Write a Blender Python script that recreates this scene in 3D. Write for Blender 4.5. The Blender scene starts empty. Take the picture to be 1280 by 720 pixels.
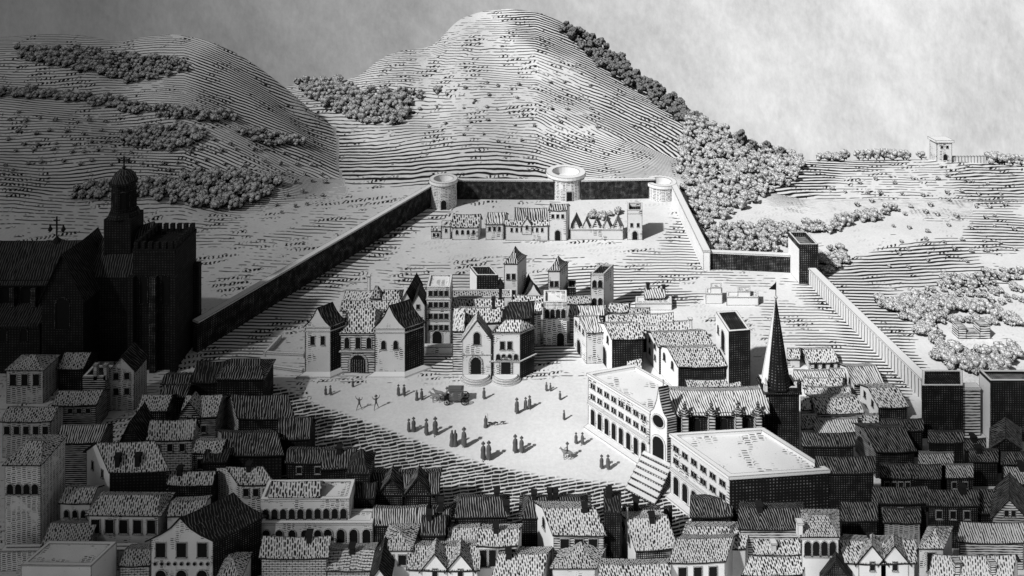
import bpy, bmesh, math, random
import numpy as np
from mathutils import Vector, Matrix, noise
random.seed(11)
R = math.radians
CAMZ, F, HY = 80.0, 900.0, -100.0          # camera height, focal length (px of a 1280 wide photo), horizon row

# ---------------------------------------------------------------- basics
scene = bpy.context.scene
col = scene.collection
def at(x, y, z=0.0):
    D = (CAMZ - z) * F / (y - HY)
    return Vector(((x - 640) * D / F, D, z))
def sz(y):                                   # px per metre at ground row y
    return (y - HY) / CAMZ
def tag(o, label=None, cat=None, group=None, kind=None):
    if label: o['label'] = label
    if cat: o['category'] = cat
    if group: o['group'] = group
    if kind or label: o['kind'] = kind or 'thing'
    return o
def empty(name, loc):
    o = bpy.data.objects.new(name, None); o.location = loc; o.empty_display_size = .5
    col.objects.link(o); return o

class MB:
    """collects faces, builds ONE mesh object"""
    def __init__(s): s.v = []; s.f = []; s.m = []; s.uvs = {}
    def poly(s, pts, m=0, uv=None):
        i = len(s.v); s.v += [Vector(p) for p in pts]; s.f.append(list(range(i, i + len(pts)))); s.m.append(m)
        if uv: s.uvs[len(s.f) - 1] = uv
    def prism(s, pts, z0, z1, m=0, mt=None, mb=None):
        # pts CCW seen from above
        pts = [Vector((p[0], p[1], 0)) for p in pts]
        a = sum(pts[i].x * pts[(i + 1) % len(pts)].y - pts[(i + 1) % len(pts)].x * pts[i].y for i in range(len(pts)))
        if a < 0: pts = pts[::-1]
        n = len(pts); mt = m if mt is None else mt
        for i in range(n):
            p, q = pts[i], pts[(i + 1) % n]
            s.poly([(p.x, p.y, z0), (q.x, q.y, z0), (q.x, q.y, z1), (p.x, p.y, z1)], m)
        s.poly([(p.x, p.y, z1) for p in pts], mt)
        s.poly([(p.x, p.y, z0) for p in reversed(pts)], m if mb is None else mb)
    def box(s, c, sx, sy, sz_, m=0, rot=0):
        ca, sa = math.cos(rot), math.sin(rot)
        P = [(c[0] + ca * a * sx / 2 - sa * b * sy / 2, c[1] + sa * a * sx / 2 + ca * b * sy / 2) for a, b in ((-1, -1), (1, -1), (1, 1), (-1, 1))]
        s.prism(P, c[2], c[2] + sz_, m)
    def cone(s, c, r0, r1, z0, z1, n=16, m=0, cap=True, mc=None):
        A = [(c[0] + r0 * math.cos(2 * math.pi * i / n), c[1] + r0 * math.sin(2 * math.pi * i / n), z0) for i in range(n)]
        B = [(c[0] + r1 * math.cos(2 * math.pi * i / n), c[1] + r1 * math.sin(2 * math.pi * i / n), z1) for i in range(n)]
        for i in range(n):
            j = (i + 1) % n
            if r1 < 1e-4: s.poly([A[i], A[j], B[i]], m)
            elif r0 < 1e-4: s.poly([A[i], B[j], B[i]], m)
            else: s.poly([A[i], A[j], B[j], B[i]], m)
        if cap:
            if r1 > 1e-4: s.poly(B, m if mc is None else mc)
            if r0 > 1e-4: s.poly(A[::-1], m)
    def bar(s, a, b, r, m=0, n=6):
        a, b = Vector(a), Vector(b); d = (b - a).normalized()
        t = d.orthogonal().normalized(); w = d.cross(t)
        A = [a + r * (math.cos(2 * math.pi * i / n) * t + math.sin(2 * math.pi * i / n) * w) for i in range(n)]
        B = [p + (b - a) for p in A]
        for i in range(n):
            j = (i + 1) % n; s.poly([A[i], A[j], B[j], B[i]], m)
        s.poly(B, m); s.poly(A[::-1], m)
    def build(s, name, mats, parent=None, k=1.0, smooth=False):
        if not isinstance(mats, (list, tuple)): mats = [mats]
        org = parent.matrix_world.translation if False else (Vector(parent['_org']) if parent is not None and '_org' in parent else Vector((0, 0, 0)))
        me = bpy.data.meshes.new(name)
        me.from_pydata([v - org for v in s.v], [], s.f)
        for m in mats: me.materials.append(m)
        me.polygons.foreach_set('material_index', s.m)
        if smooth: me.polygons.foreach_set('use_smooth', [True] * len(s.f))
        uvl = me.uv_layers.new(name='UVMap'); data = uvl.data; li = 0; Z = Vector((0, 0, 1))
        for fi, p in enumerate(me.polygons):
            n = p.normal
            t = Z.cross(n)
            t = Vector((1, 0, 0)) if t.length < .02 else t.normalized()
            b = n.cross(t)
            cu = s.uvs.get(fi)
            for q, vi in enumerate(p.vertices):
                if cu: data[li].uv = cu[q]
                else:
                    w = s.v[vi]; data[li].uv = (w.dot(t) * k, w.dot(b) * k)
                li += 1
        o = bpy.data.objects.new(name, me); col.objects.link(o)
        if parent is not None: o.parent = parent
        return o
def root(name, loc, label, cat, group=None):
    o = empty(name, loc); tag(o, label, cat, group); o['_org'] = tuple(loc); return o
def suborg(o, par): o['_org'] = tuple(par['_org']); return o

# ---------------------------------------------------------------- materials
class N:
    def __init__(s, name):
        s.mat = bpy.data.materials.new(name); s.mat.use_nodes = True
        s.nt = s.mat.node_tree; s.nt.nodes.clear()
        s.out = s.nt.nodes.new('ShaderNodeOutputMaterial')
    def node(s, t, **kw):
        n = s.nt.nodes.new(t)
        for k, v in kw.items(): setattr(n, k, v)
        return n
    def put(s, sock, v):
        if isinstance(v, bpy.types.NodeSocket): s.nt.links.new(v, sock)
        else: sock.default_value = v
    def m(s, op, a, b=0.0, c=0.0):
        n = s.node('ShaderNodeMath', operation=op)
        s.put(n.inputs[0], a); s.put(n.inputs[1], b); s.put(n.inputs[2], c); return n.outputs[0]
    def uv(s):
        t = s.node('ShaderNodeUVMap'); x = s.node('ShaderNodeSeparateXYZ'); s.nt.links.new(t.outputs[0], x.inputs[0])
        return x.outputs[0], x.outputs[1], t.outputs[0]
    def comb(s, x, y, z=0.0):
        c = s.node('ShaderNodeCombineXYZ'); s.put(c.inputs[0], x); s.put(c.inputs[1], y); s.put(c.inputs[2], z); return c.outputs[0]
    def noise(s, vec, scale, detail=2.0, rough=.5):
        n = s.node('ShaderNodeTexNoise'); s.put(n.inputs['Vector'], vec); n.inputs['Scale'].default_value = scale
        n.inputs['Detail'].default_value = detail; n.inputs['Roughness'].default_value = rough; return n.outputs[0]
    def white(s, vec):
        n = s.node('ShaderNodeTexWhiteNoise'); s.put(n.inputs['Vector'], vec); return n.outputs[0]
    def step(s, v, lo, hi):
        n = s.node('ShaderNodeMapRange'); n.clamp = True
        s.put(n.inputs[0], v); s.put(n.inputs[1], lo); s.put(n.inputs[2], hi); return n.outputs[0]
    def mix(s, f, a, b):
        n = s.node('ShaderNodeMix', data_type='FLOAT'); s.put(n.inputs[0], f); s.put(n.inputs[2], a); s.put(n.inputs[3], b); return n.outputs[0]
    def finish(s, val, rough=.9, spec=.1):
        b = s.node('ShaderNodeBsdfPrincipled'); c = s.node('ShaderNodeCombineColor')
        for i in range(3): s.put(c.inputs[i], val)
        s.nt.links.new(c.outputs[0], b.inputs['Base Color'])
        b.inputs['Roughness'].default_value = rough; b.inputs['Specular IOR Level'].default_value = spec
        s.nt.links.new(b.outputs[0], s.out.inputs[0]); return s.mat
    def edges(s, gain=1.0):
        """drawn line along the arrises of a block"""
        g = s.node('ShaderNodeNewGeometry'); p = s.node('ShaderNodeSeparateXYZ'); s.nt.links.new(g.outputs['Position'], p.inputs[0])
        r = s.m('MULTIPLY', p.outputs[1], .0023 * gain)
        b = s.node('ShaderNodeBevel', samples=4); s.put(b.inputs['Radius'], r)
        d = s.node('ShaderNodeVectorMath', operation='DOT_PRODUCT')
        s.nt.links.new(b.outputs[0], d.inputs[0]); s.nt.links.new(g.outputs['True Normal'], d.inputs[1])
        return s.step(d.outputs['Value'], .985, .93)
INK, PAPER = .012, .70
def tri(n, x):            # 0 at the line centre, 1 between lines
    return n.m('MULTIPLY', n.m('ABSOLUTE', n.m('SUBTRACT', n.m('FRACT', x), .5)), 2.0)
def strokes(n, along, across, pa, pc, width, fill=.72, jit=.35, slant=0.0, seed=0.0):
    """staggered short strokes: 'pc' spacing across, 'pa' length step along"""
    row = n.m('FLOOR', n.m('DIVIDE', along, pa))
    odd = n.m('MULTIPLY', n.m('FLOORED_MODULO', row, 2.0), .5)
    wob = n.m('MULTIPLY', n.noise(n.comb(across, along, seed), 1.3, 1.0), jit)
    c = n.m('ADD', n.m('ADD', n.m('DIVIDE', across, pc), odd), n.m('ADD', wob, n.m('MULTIPLY', along, slant)))
    cell = n.m('FLOOR', c)
    rnd = n.white(n.comb(cell, row, seed))
    t = n.m('ABSOLUTE', n.m('SUBTRACT', n.m('FRACT', c), .5))
    w = n.m('MULTIPLY', n.m('ADD', rnd, .55), width * .5)
    a = n.step(t, n.m('ADD', w, .07), n.m('SUBTRACT', w, .05))
    fr = n.m('FRACT', n.m('ADD', n.m('DIVIDE', along, pa), n.m('MULTIPLY', rnd, .25)))
    b = n.m('MULTIPLY', n.step(fr, .04, .14), n.step(fr, fill + .06, fill - .04))
    return n.m('MULTIPLY', a, b), rnd
def paper_tone(n, vec, base, amt=.16):
    g = n.noise(vec, 6.0, 4.0, .7); h = n.noise(vec, .35, 2.0)
    return n.m('MULTIPLY', base, n.m('ADD', 1.0 - amt, n.m('MULTIPLY', n.m('ADD', g, h), amt)))
def out_ink(n, ink, vec, base=PAPER, dark=INK, amt=.16, edge=1.0):
    if edge: ink = n.m('MAXIMUM', ink, n.edges(edge))
    return n.finish(n.mix(ink, paper_tone(n, vec, base, amt), dark))
def mat_plaster(name, base=PAPER, dens=.5, edge=1.0, fleck=True):
    n = N(name); u, v, vec = n.uv()
    s1, rnd = strokes(n, u, v, .75, .30, .34, .8, .2)
    mask = n.step(n.noise(vec, .42, 2.0), .62 - dens * .25, .68 - dens * .25)
    blot = n.m('MULTIPLY', n.step(n.noise(vec, 2.6, 4.0, .7), .63, .70), .45)          # pitted patches of the wash
    return out_ink(n, n.m('MAXIMUM', n.m('MULTIPLY', s1, mask), blot), vec, base, amt=.26, edge=edge)
def mat_tile(name, base=.66, w=.54, fill=.80, pa=.80, pc=.34, slant=.4, edge=.9):
    n = N(name); u, v, vec = n.uv()
    c = n.m('ADD', n.m('ADD', n.m('DIVIDE', u, pc), n.m('MULTIPLY', v, slant)), n.m('MULTIPLY', n.noise(n.comb(n.m('MULTIPLY', u, .7), n.m('MULTIPLY', v, .7)), 1.0, 2.0), 1.5))
    cell = n.m('FLOOR', c); rc = n.white(n.comb(cell, 1.7))
    y = n.m('ADD', n.m('DIVIDE', v, pa), n.m('ADD', n.m('MULTIPLY', n.m('FLOORED_MODULO', cell, 2.0), .5), n.m('MULTIPLY', rc, .28)))
    rnd = n.white(n.comb(cell, n.m('FLOOR', y), 3.1)); fr = n.m('FRACT', y)
    ww = n.m('MULTIPLY', n.m('ADD', rnd, .5), w * .5)
    s1 = n.m('MULTIPLY', n.step(n.m('ABSOLUTE', n.m('SUBTRACT', n.m('FRACT', c), .5)), n.m('ADD', ww, .09), n.m('SUBTRACT', ww, .06)), n.m('MULTIPLY', n.step(fr, .0, .14), n.step(fr, fill + .06, fill - .12)))
    long = n.m('MULTIPLY', n.step(tri(n, n.m('ADD', n.m('DIVIDE', v, pa), n.m('MULTIPLY', n.noise(vec, 1.1), .6))), .22, .06), .0)
    return out_ink(n, n.m('MAXIMUM', s1, long), vec, base, edge=edge)
def mat_thatch(name, base, w, pc=.34, edge=.8):   # long strokes running down the slope
    n = N(name); u, v, vec = n.uv()
    wob = n.m('MULTIPLY', n.noise(n.comb(n.m('MULTIPLY', u, .6), n.m('MULTIPLY', v, .6)), 1.0, 2.0), 1.4)
    x = n.m('ADD', n.m('ADD', n.m('DIVIDE', u, pc), wob), n.m('MULTIPLY', v, .35))
    t = tri(n, x); r = n.noise(n.comb(n.m('FLOOR', x), n.m('MULTIPLY', v, .9)), .9, 2.0)
    ww = n.m('ADD', w - .5, r)
    return out_ink(n, n.step(t, n.m('ADD', ww, .14), n.m('SUBTRACT', ww, .14)), vec, base, edge=edge)
def mat_lines(name, base=PAPER, p=.36, w=.42, edge=1.0, slant=0.0):
    n = N(name); u, v, vec = n.uv()
    wob = n.m('MULTIPLY', n.noise(vec, .8, 2.0), .5)
    x = n.m('ADD', n.m('ADD', n.m('DIVIDE', v, p), wob), n.m('MULTIPLY', u, slant))
    t = tri(n, x); r = n.noise(n.comb(u, n.m('FLOOR', x)), .8, 1.0)
    ww = n.m('ADD', w - .5, r)
    return out_ink(n, n.step(t, n.m('ADD', ww, .15), n.m('SUBTRACT', ww, .15)), vec, base, edge=edge)
def mat_cross(name, base=.5, p=.30, w=.66, edge=.6):
    n = N(name); u, v, vec = n.uv()
    a = tri(n, n.m('ADD', n.m('DIVIDE', u, p), n.m('MULTIPLY', n.noise(vec, .9), .5)))
    b = tri(n, n.m('ADD', n.m('DIVIDE', v, p * .9), n.m('MULTIPLY', n.noise(vec, .7), .5)))
    r = n.m('ADD', n.m('MULTIPLY', n.m('SUBTRACT', n.noise(vec, .8, 3.0), .5), 1.1), w)
    g = n.m('MINIMUM', a, b)
    return out_ink(n, n.step(g, n.m('ADD', r, .15), n.m('SUBTRACT', r, .15)), vec, base, edge=edge)
def mat_brick(name, base=.6):
    n = N(name); u, v, vec = n.uv()
    row = n.m('FLOOR', n.m('DIVIDE', v, .36))
    x = n.m('ADD', n.m('DIVIDE', u, .85), n.m('MULTIPLY', n.m('FLOORED_MODULO', row, 2.0), .5))
    a = n.step(tri(n, n.m('DIVIDE', v, .36)), .42, .22); b = n.step(tri(n, x), .18, .08)
    brk = n.step(n.noise(vec, 1.4, 2.0), .33, .42)
    return out_ink(n, n.m('MULTIPLY', n.m('MAXIMUM', a, b), brk), vec, base)
def mat_plain(name, base, amt=.15, edge=0.0, rough=.9):
    n = N(name); u, v, vec = n.uv()
    if edge: return out_ink(n, 0.0, vec, base, amt=amt, edge=edge)
    return n.finish(paper_tone(n, vec, base, amt), rough)
M = {}
M['plaster'] = mat_plaster('pale plaster', PAPER, .35)
M['plaster_rough'] = mat_plaster('weathered plaster', .74, 1.0)
M['grey'] = mat_plaster('grey plaster', .5, .9)
M['clean'] = mat_plaster('pale sunlit plaster', .82, -.6)
M['tile'] = mat_tile('pale roof tiles')
M['tile_b'] = mat_tile('worn roof tiles', .60, .52, .86, .70, .30, .2)
M['tile_c'] = mat_thatch('pale streaked tiles', .68, .40, .36)
M['tile_d'] = mat_tile('uneven roof tiles', .66, .42, .74, .7, .36, -.5)
M['tile_fine'] = mat_tile('fine roof tiles', .54, .50, .84, .8, .34)
M['tile_grey'] = mat_tile('grey roof tiles', .5, .5, .8, .55, .32)
M['stripe'] = mat_thatch('streaked slate', .55, .55)
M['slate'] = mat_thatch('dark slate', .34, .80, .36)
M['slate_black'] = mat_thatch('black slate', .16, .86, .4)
M['lines'] = mat_lines('coursed stone')
M['lines_dark'] = mat_lines('dark coursed stone', .5, .30, .62)
M['cross'] = mat_cross('dark rubble stone', .40, .30, .80)
M['cross_mid'] = mat_cross('brown rubble stone', .6, .32, .5)
M['cross_black'] = mat_cross('black hatched stone', .2, .36, .78)  # dark stone; on right flanks it stands for painted shade
M['brick'] = mat_brick('brick courses')
M['boards'] = mat_lines('upright boards', .8, .5, .25)
M['ink'] = mat_plain('dark opening', .012, .1)
M['black'] = mat_plain('blackened timber', .02, .2)
M['flat'] = mat_plaster('terrace paving', .8, .35, .7)
M['trim'] = mat_plain('pale stone trim', .8, .12, edge=.8)
def mat_vboards():
    n = N('vertical boards'); u, v, vec = n.uv()
    t = tri(n, n.m('ADD', n.m('DIVIDE', u, .75), n.m('MULTIPLY', n.noise(vec, .5), .3)))
    return out_ink(n, n.step(t, .26, .12), vec, .72)
M['vboards'] = mat_vboards()
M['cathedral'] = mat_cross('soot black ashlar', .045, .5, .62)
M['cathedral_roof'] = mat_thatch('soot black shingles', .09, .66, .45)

# ---------------------------------------------------------------- building kit
def facepos(face, P, u, w):
    if face == 'f': return P, u
    if face == 'l': return P + w, -w
    if face == 'r': return P + u, w
    if face == 'b': return P + u + w, -u
def shape(kind, wd, ht):
    if kind == 'arch':
        r = wd / 2; pts = [(-r, 0), (r, 0)]
        for i in range(7):
            a = math.pi * i / 6; pts.append((r * math.cos(a), ht - r + r * math.sin(a)))
        return pts
    if kind == 'round':
        return [(wd / 2 * math.cos(2 * math.pi * i / 14), wd / 2 + wd / 2 * math.sin(2 * math.pi * i / 14)) for i in range(14)]
    return [(-wd / 2, 0), (wd / 2, 0), (wd / 2, ht), (-wd / 2, ht)]
def opening(name, parent, c, t, nrm, kind, wd, ht, surround=.10, mats=None, k=1):
    """a dark pane set back in a raised surround, c = bottom centre on the wall"""
    t = t.normalized(); mb = MB(); Z = Vector((0, 0, 1))
    inner = shape(kind, wd, ht); outer = shape(kind, wd + 2 * surround, ht + surround)
    if kind == 'round': inner = [(x, y + surround) for x, y in inner]; outer = shape(kind, wd + 2 * surround, 0)
    def P(q, d): return c + t * q[0] + Z * q[1] + nrm * d
    n = len(inner)
    mb.poly([P(q, .025) for q in inner], 0)
    base_open = kind != 'round'
    for i in range(n):
        j = (i + 1) % n
        if base_open and i == 0: continue
        a, b, A, B = inner[i], inner[j], outer[i], outer[j]
        mb.poly([P(a, .09), P(A, .09), P(B, .09), P(b, .09)][::-1], 1)
        mb.poly([P(A, .09), P(A, -.02), P(B, -.02), P(B, .09)][::-1], 1)
        mb.poly([P(b, .09), P(b, .0), P(a, .0), P(a, .09)][::-1], 1)
    if kind != 'round' and name == 'window':   # sill
        s0, s1 = wd / 2 + surround * 1.5, .16
        q = [P((-s0, -.12), -.02), P((s0, -.12), -.02), P((s0, -.12), s1), P((-s0, -.12), s1)]
        q2 = [v + Z * .12 for v in q]
        mb.poly(q2[::-1] if False else q2, 1); mb.poly(q[::-1], 1)
        for i in range(4):
            j = (i + 1) % 4; mb.poly([q[i], q[j], q2[j], q2[i]], 1)
    return mb.build(name, mats or [M['ink'], M['trim']], parent, k)

def grid_windows(rt, face, P, u, w, h, spec, k):
    """spec: (n, rows, kind, wd, ht, top, pitch, margin)"""
    n, rows, kind, wd, ht, top, pitch, mg = (list(spec) + [None] * 8)[:8]
    kind = kind or 'rect'; wd = wd or .85; ht = ht or 1.25; top = .9 if top is None else top; pitch = pitch or 2.5; mg = .08 if mg is None else mg
    o, d = facepos(face, P, u, w); L = d.length; nrm = Vector((d.y, -d.x, 0)).normalized()
    for r in range(rows):
        z = h - top - ht - r * pitch
        if z < .3: break
        for i in range(n):
            a = mg + (1 - 2 * mg) * (i + .5) / n
            opening('window', rt, o + d * a + Vector((0, 0, z)), d, nrm, kind, wd, ht, surround=min(.1, wd * .12), k=k)

def prof(flare):
    if flare: return [(0, 0), (.18, .24), (.34, .54), (.5, 1.0)]
    return [(0, 0), (.5, 1.0)]
def roof_gable(mb, P, u, w, h, rise, flare, ov=.04, th=.16, axis='u', me=1):
    """saddle roof, ridge along axis"""
    if axis == 'w': P, u, w = P + u, w, -u
    A, Bv = -ov, 1 + ov
    pr = prof(flare)
    sl = pr[1][1] / pr[1][0]
    line = [(-ov * 1.4, -ov * 1.4 * sl)] + pr + [(1 - a, b) for a, b in pr[::-1][1:]] + [(1 + ov * 1.4, -ov * 1.4 * sl)]
    Z = Vector((0, 0, 1))
    def T(a, q, up): return P + u * a + w * q[0] + Z * (h + rise * q[1] + up)
    NS = 6; sd = abs(P.x * 3.7 + P.y * 1.3); L_ = u.length
    def J(a, i):     # hand-built unevenness: the ridge sags and the eaves waver
        x = (a - A) / (Bv - A); sag = -math.sin(math.pi * x) * min(.30, L_ * .022)
        return sag + .10 * noise.noise(Vector((a * L_ * .5 + sd, i * 1.7, sd)))
    for i in range(len(line) - 1):
        p, q = line[i], line[i + 1]
        for c in range(NS):
            a0, a1 = A + (Bv - A) * c / NS, A + (Bv - A) * (c + 1) / NS
            j0, j1, k0, k1 = J(a0, i), J(a1, i), J(a0, i + 1), J(a1, i + 1)
            mb.poly([T(a0, p, th + j0), T(a1, p, th + j1), T(a1, q, th + k1), T(a0, q, th + k0)], 0)
            mb.poly([T(a0, p, .004 + min(0, j0)), T(a0, q, .004 + min(0, k0)), T(a1, q, .004 + min(0, k1)), T(a1, p, .004 + min(0, j1))], me)
            for ln, w_, jj0, jj1 in ((p, 0, j0, j1), (q, 1, k0, k1)):
                if (i == 0 and w_ == 0) or (i == len(line) - 2 and w_ == 1):
                    qd = [T(a0, ln, .004 + min(0, jj0)), T(a1, ln, .004 + min(0, jj1)), T(a1, ln, th + jj1), T(a0, ln, th + jj0)]
                    mb.poly(qd if w_ == 0 else qd[::-1], me)
        for a_, fl in ((A, False), (Bv, True)):
            j0, k0 = J(a_, i), J(a_, i + 1)
            qd = [T(a_, p, .004 + min(0, j0)), T(a_, p, th + j0), T(a_, q, th + k0), T(a_, q, .004 + min(0, k0))]
            mb.poly(qd[::-1] if fl else qd, me)
def roof_hip(mb, P, u, w, h, rise, flare, hipf, ov=.05, th=.16, me=1):
    pr = prof(flare); pr = [(-ov, -.0)] + pr
    Z = Vector((0, 0, 1)); rings = []
    for t, z in pr:
        ia = max(t, -ov) * hipf * 2 if t > 0 else t
        zz = h + rise * z + th if t >= 0 else h + th - .05
        rings.append([P + u * ia + w * t + Z * zz, P + u * (1 - ia) + w * t + Z * zz, P + u * (1 - ia) + w * (1 - t) + Z * zz, P + u * ia + w * (1 - t) + Z * zz])
    for r0, r1 in zip(rings, rings[1:]):
        for i in range(4):
            j = (i + 1) % 4
            q = [r0[i], r0[j], r1[j], r1[i]]
            if (q[2] - q[3]).length < 1e-3: q = q[:3]
            mb.poly(q, 0)
    low = [p - Z * (p.z - h - .004) for p in rings[0]]
    for i in range(4):
        j = (i + 1) % 4; mb.poly([low[i], low[j], rings[0][j], rings[0][i]], me)
    mb.poly(low[::-1], me)
def walls(mb, P, u, w, h, rise=0, axis=None, flare=False, fm=(0, 0, 0, 0)):
    Z = Vector((0, 0, 1)); q = [P, P + u, P + u + w, P + w]
    for i in range(4):
        a, b = q[i], q[(i + 1) % 4]
        pts = [a, b, b + Z * h, a + Z * h]
        gable = (axis == 'u' and i in (1, 3)) or (axis == 'w' and i in (0, 2))
        if gable:
            pr = prof(flare)[1:]; d = b - a
            up = [(1 - t, z) for t, z in pr] + [(t, z) for t, z in pr[::-1][1:]]
            pts = [a, b, b + Z * h] + [a + d * t + Z * (h + rise * z - .01) for t, z in up] + [a + Z * h]
        mb.poly(pts, fm[i])
    mb.poly([p for p in reversed(q)], 0)
    if axis is None: mb.poly([p + Z * h for p in q], 0)
def chimney(rt, x, y, z0, z1, s=.55, mat='black', k=1):
    mb = MB(); mb.box((x, y, z0), s, s, z1 - z0 - .2, 0); mb.box((x, y, z1 - .2), s * 1.35, s * 1.35, .2, 0)
    return mb.build('chimney', M[mat], rt, k)

HOUSES = []
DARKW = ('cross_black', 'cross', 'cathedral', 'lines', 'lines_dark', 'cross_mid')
def house(name, label, P, Rr, h, gy, roof='u', L=None, B=None, dep=None, wall='plaster', rm='tile', wf=None, ws=None, wr=None,
          door=None, chim=(), dorm=(), cat='house', group=None, flare=False, rise=None, hipf=.25, parapet=.6, top=None, cmat='black', sdoor=None, ex=False, lw=None, rw=None):
    y = P[1]
    if h >= 60: Db = CAMZ * F / (h - HY); h = CAMZ - (y - HY) * Db / F
    p3, r3 = at(P[0], P[1], h), at(Rr[0], Rr[1], h)
    s = F / p3.y
    p3.z = r3.z = 0; u = r3 - p3
    H = (P[1] if roof != 'w' else P[1]) - (gy if gy else P[1])
    k1 = (y - HY) / p3.y
    if dep is None:
        dep = 5.0 if roof in ('w', 'flat') else min(7.0, max(2.8, 2 * H / (k1 + .62 * s)))
    side = L or B; sgn = -1 if L else 1
    if side and ex:
        w = at(side[0], side[1], h) - (p3 if L else r3); w.z = 0
    elif side:
        base = p3 if L else r3; tgt = side[0]; w = None
        for b in range(90, 30, -4):
            d = Vector((sgn * math.cos(R(b)), math.sin(R(b)), 0))
            # (base.x + l d.x)/(base.y + l d.y) = (tgt-640)/F
            g = (tgt - 640) / F; den = d.x - g * d.y
            if abs(den) < 1e-5: continue
            l = (g * base.y - base.x) / den
            if 0 < l <= max(dep, 3.2) * 1.15: w = d * l; break
        if w is None: w = Vector((sgn * math.cos(R(34)), math.sin(R(34)), 0)) * dep
        if w.length < 2.2: w = w.normalized() * 2.2
    else:
        mid = p3 + u * .5
        w = Vector((0, dep, 0)) if P[0] < 640 else mid.normalized() * dep
    if rise is None:
        if roof == 'w': ym = p3.y
        else: ym = p3.y + w.y * .5
        rise = 80 - ((gy or y) - HY) * ym / F - h if roof != 'flat' else 0
        lo, hi = (.45, 7) if roof in ('w',) else (.28 * w.length * .8, .62 * w.length + .6)
        if roof == 'hip': hi = 7 if hipf >= .5 else 4
        rise = max(min(rise, hi), lo)
    k = s / 8.5
    if rm == 'tile': rm = ('tile', 'tile_c', 'tile_b', 'tile_d', 'tile')[int(P[0] * 7 + P[1] * 3) % 5]
    ctr = p3 + u * .5 + w * .5
    rt = root(name, (ctr.x, ctr.y, 0), label, cat, group)
    mb = MB(); ax = roof if roof in ('u', 'w') else None
    walls(mb, p3, u, w, h, rise, ax, flare, (0, 2 if rw else 0, 0, 1 if (lw or (L and wall in DARKW)) else 0)); mb.build('wall', [M[wall], M[lw or 'clean'], M[rw or 'cross_black']], rt, k)  # left gable painted pale as sunlit, right flank painted dark as shaded
    rfo = None
    if roof in ('u', 'w'):
        mb = MB(); roof_gable(mb, p3, u, w, h, rise, flare, axis=roof); rfo = mb.build('roof', [M[rm], M['black']], rt, k)
    elif roof == 'hip':
        mb = MB(); roof_hip(mb, p3, u, w, h, rise, flare, hipf); rfo = mb.build('roof', [M[rm], M['black']], rt, k)
    elif roof == 'flat':
        mb = MB(); t = min(.45, u.length * .12); c = [p3, p3 + u, p3 + u + w, p3 + w]; un, wn = u.normalized() * t, w.normalized() * t
        q = [p3 + un + wn, p3 + u - un + wn, p3 + u + w - un - wn, p3 + w + un - wn]; Z = Vector((0, 0, 1))
        for i in range(4):
            j = (i + 1) % 4
            mb.poly([c[i] + Z * h, c[j] + Z * h, c[j] + Z * (h + parapet), c[i] + Z * (h + parapet)], 0)
            mb.poly([c[i] + Z * (h + parapet), c[j] + Z * (h + parapet), q[j] + Z * (h + parapet), q[i] + Z * (h + parapet)], 1)
            mb.poly([q[j] + Z * (h + .01), q[i] + Z * (h + .01), q[i] + Z * (h + parapet), q[j] + Z * (h + parapet)], 0)
        mb.build('parapet', [M[wall], M['trim']], rt, k)
        mb = MB(); mb.poly([p + Z * (h + .012) for p in q], 0); mb.build('roof', M[rm], rt, k)
    if wf: grid_windows(rt, 'f', p3, u, w, h, wf, k)
    if ws: grid_windows(rt, 'l', p3, u, w, h, ws, k)
    if wr: grid_windows(rt, 'r', p3, u, w, h, wr, k)
    for dd, face in ((door, 'f'), (sdoor, 'l')):
        if dd:
            a, wd, ht = dd; o, d = facepos(face, p3, u, w); nrm = Vector((d.y, -d.x, 0)).normalized()
            opening('door', rt, o + d * a + Vector((0, 0, .05)), d, nrm, 'arch', wd, ht, surround=.22, k=k)
    if not chim and P[1] > 560 and roof == 'u' and (int(P[0]) * 7 + int(P[1])) % 5 < 2: chim = [(.2 + (int(P[0]) % 7) * .1, .45, .9)]
    for ch in chim:
        a, b, hh = (list(ch) + [1.4])[:3]
        q = p3 + u * a + w * b; zr = h + rise * (1 - abs(b - .5) * 2) if roof != 'flat' else h
        c = chimney(rt, q.x, q.y, zr - .35, zr + hh, .6, cmat, k)
    for dm in dorm:      # small gables standing on the front wall
        a, wd, ht = dm; q = p3 + u * a; un = u.normalized(); wn = w.normalized()
        P2 = q - un * wd / 2 - wn * .12; u2 = un * wd; w2 = wn * (w.length * .46)
        mb = MB(); walls(mb, P2 + Vector((0, 0, max(0, h - 2.2))), u2, w2, 2.2, ht, 'w'); g = mb.build('dormer', M[wall], rt, k); suborg(g, rt)
        mb = MB(); roof_gable(mb, P2, u2, w2, h, ht, False, ov=.09, th=.2, axis='w'); mb.build('dormer_roof', [M[rm], M['black']], g, k)
        d = u2.normalized(); nrm = Vector((d.y, -d.x, 0))
        if wall not in ('cross', 'cross_black'):
            opening('window', g, P2 + u2 * .5 + Vector((0, 0, h - .9)), d, nrm, 'rect', .55, 1.0, .06, k=k)
    HOUSES.append(dict(P=p3, u=u, w=w, h=h, rise=rise, rt=rt, k=k, s=s)); return rt, p3, u, w, h, rise, k

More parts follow.
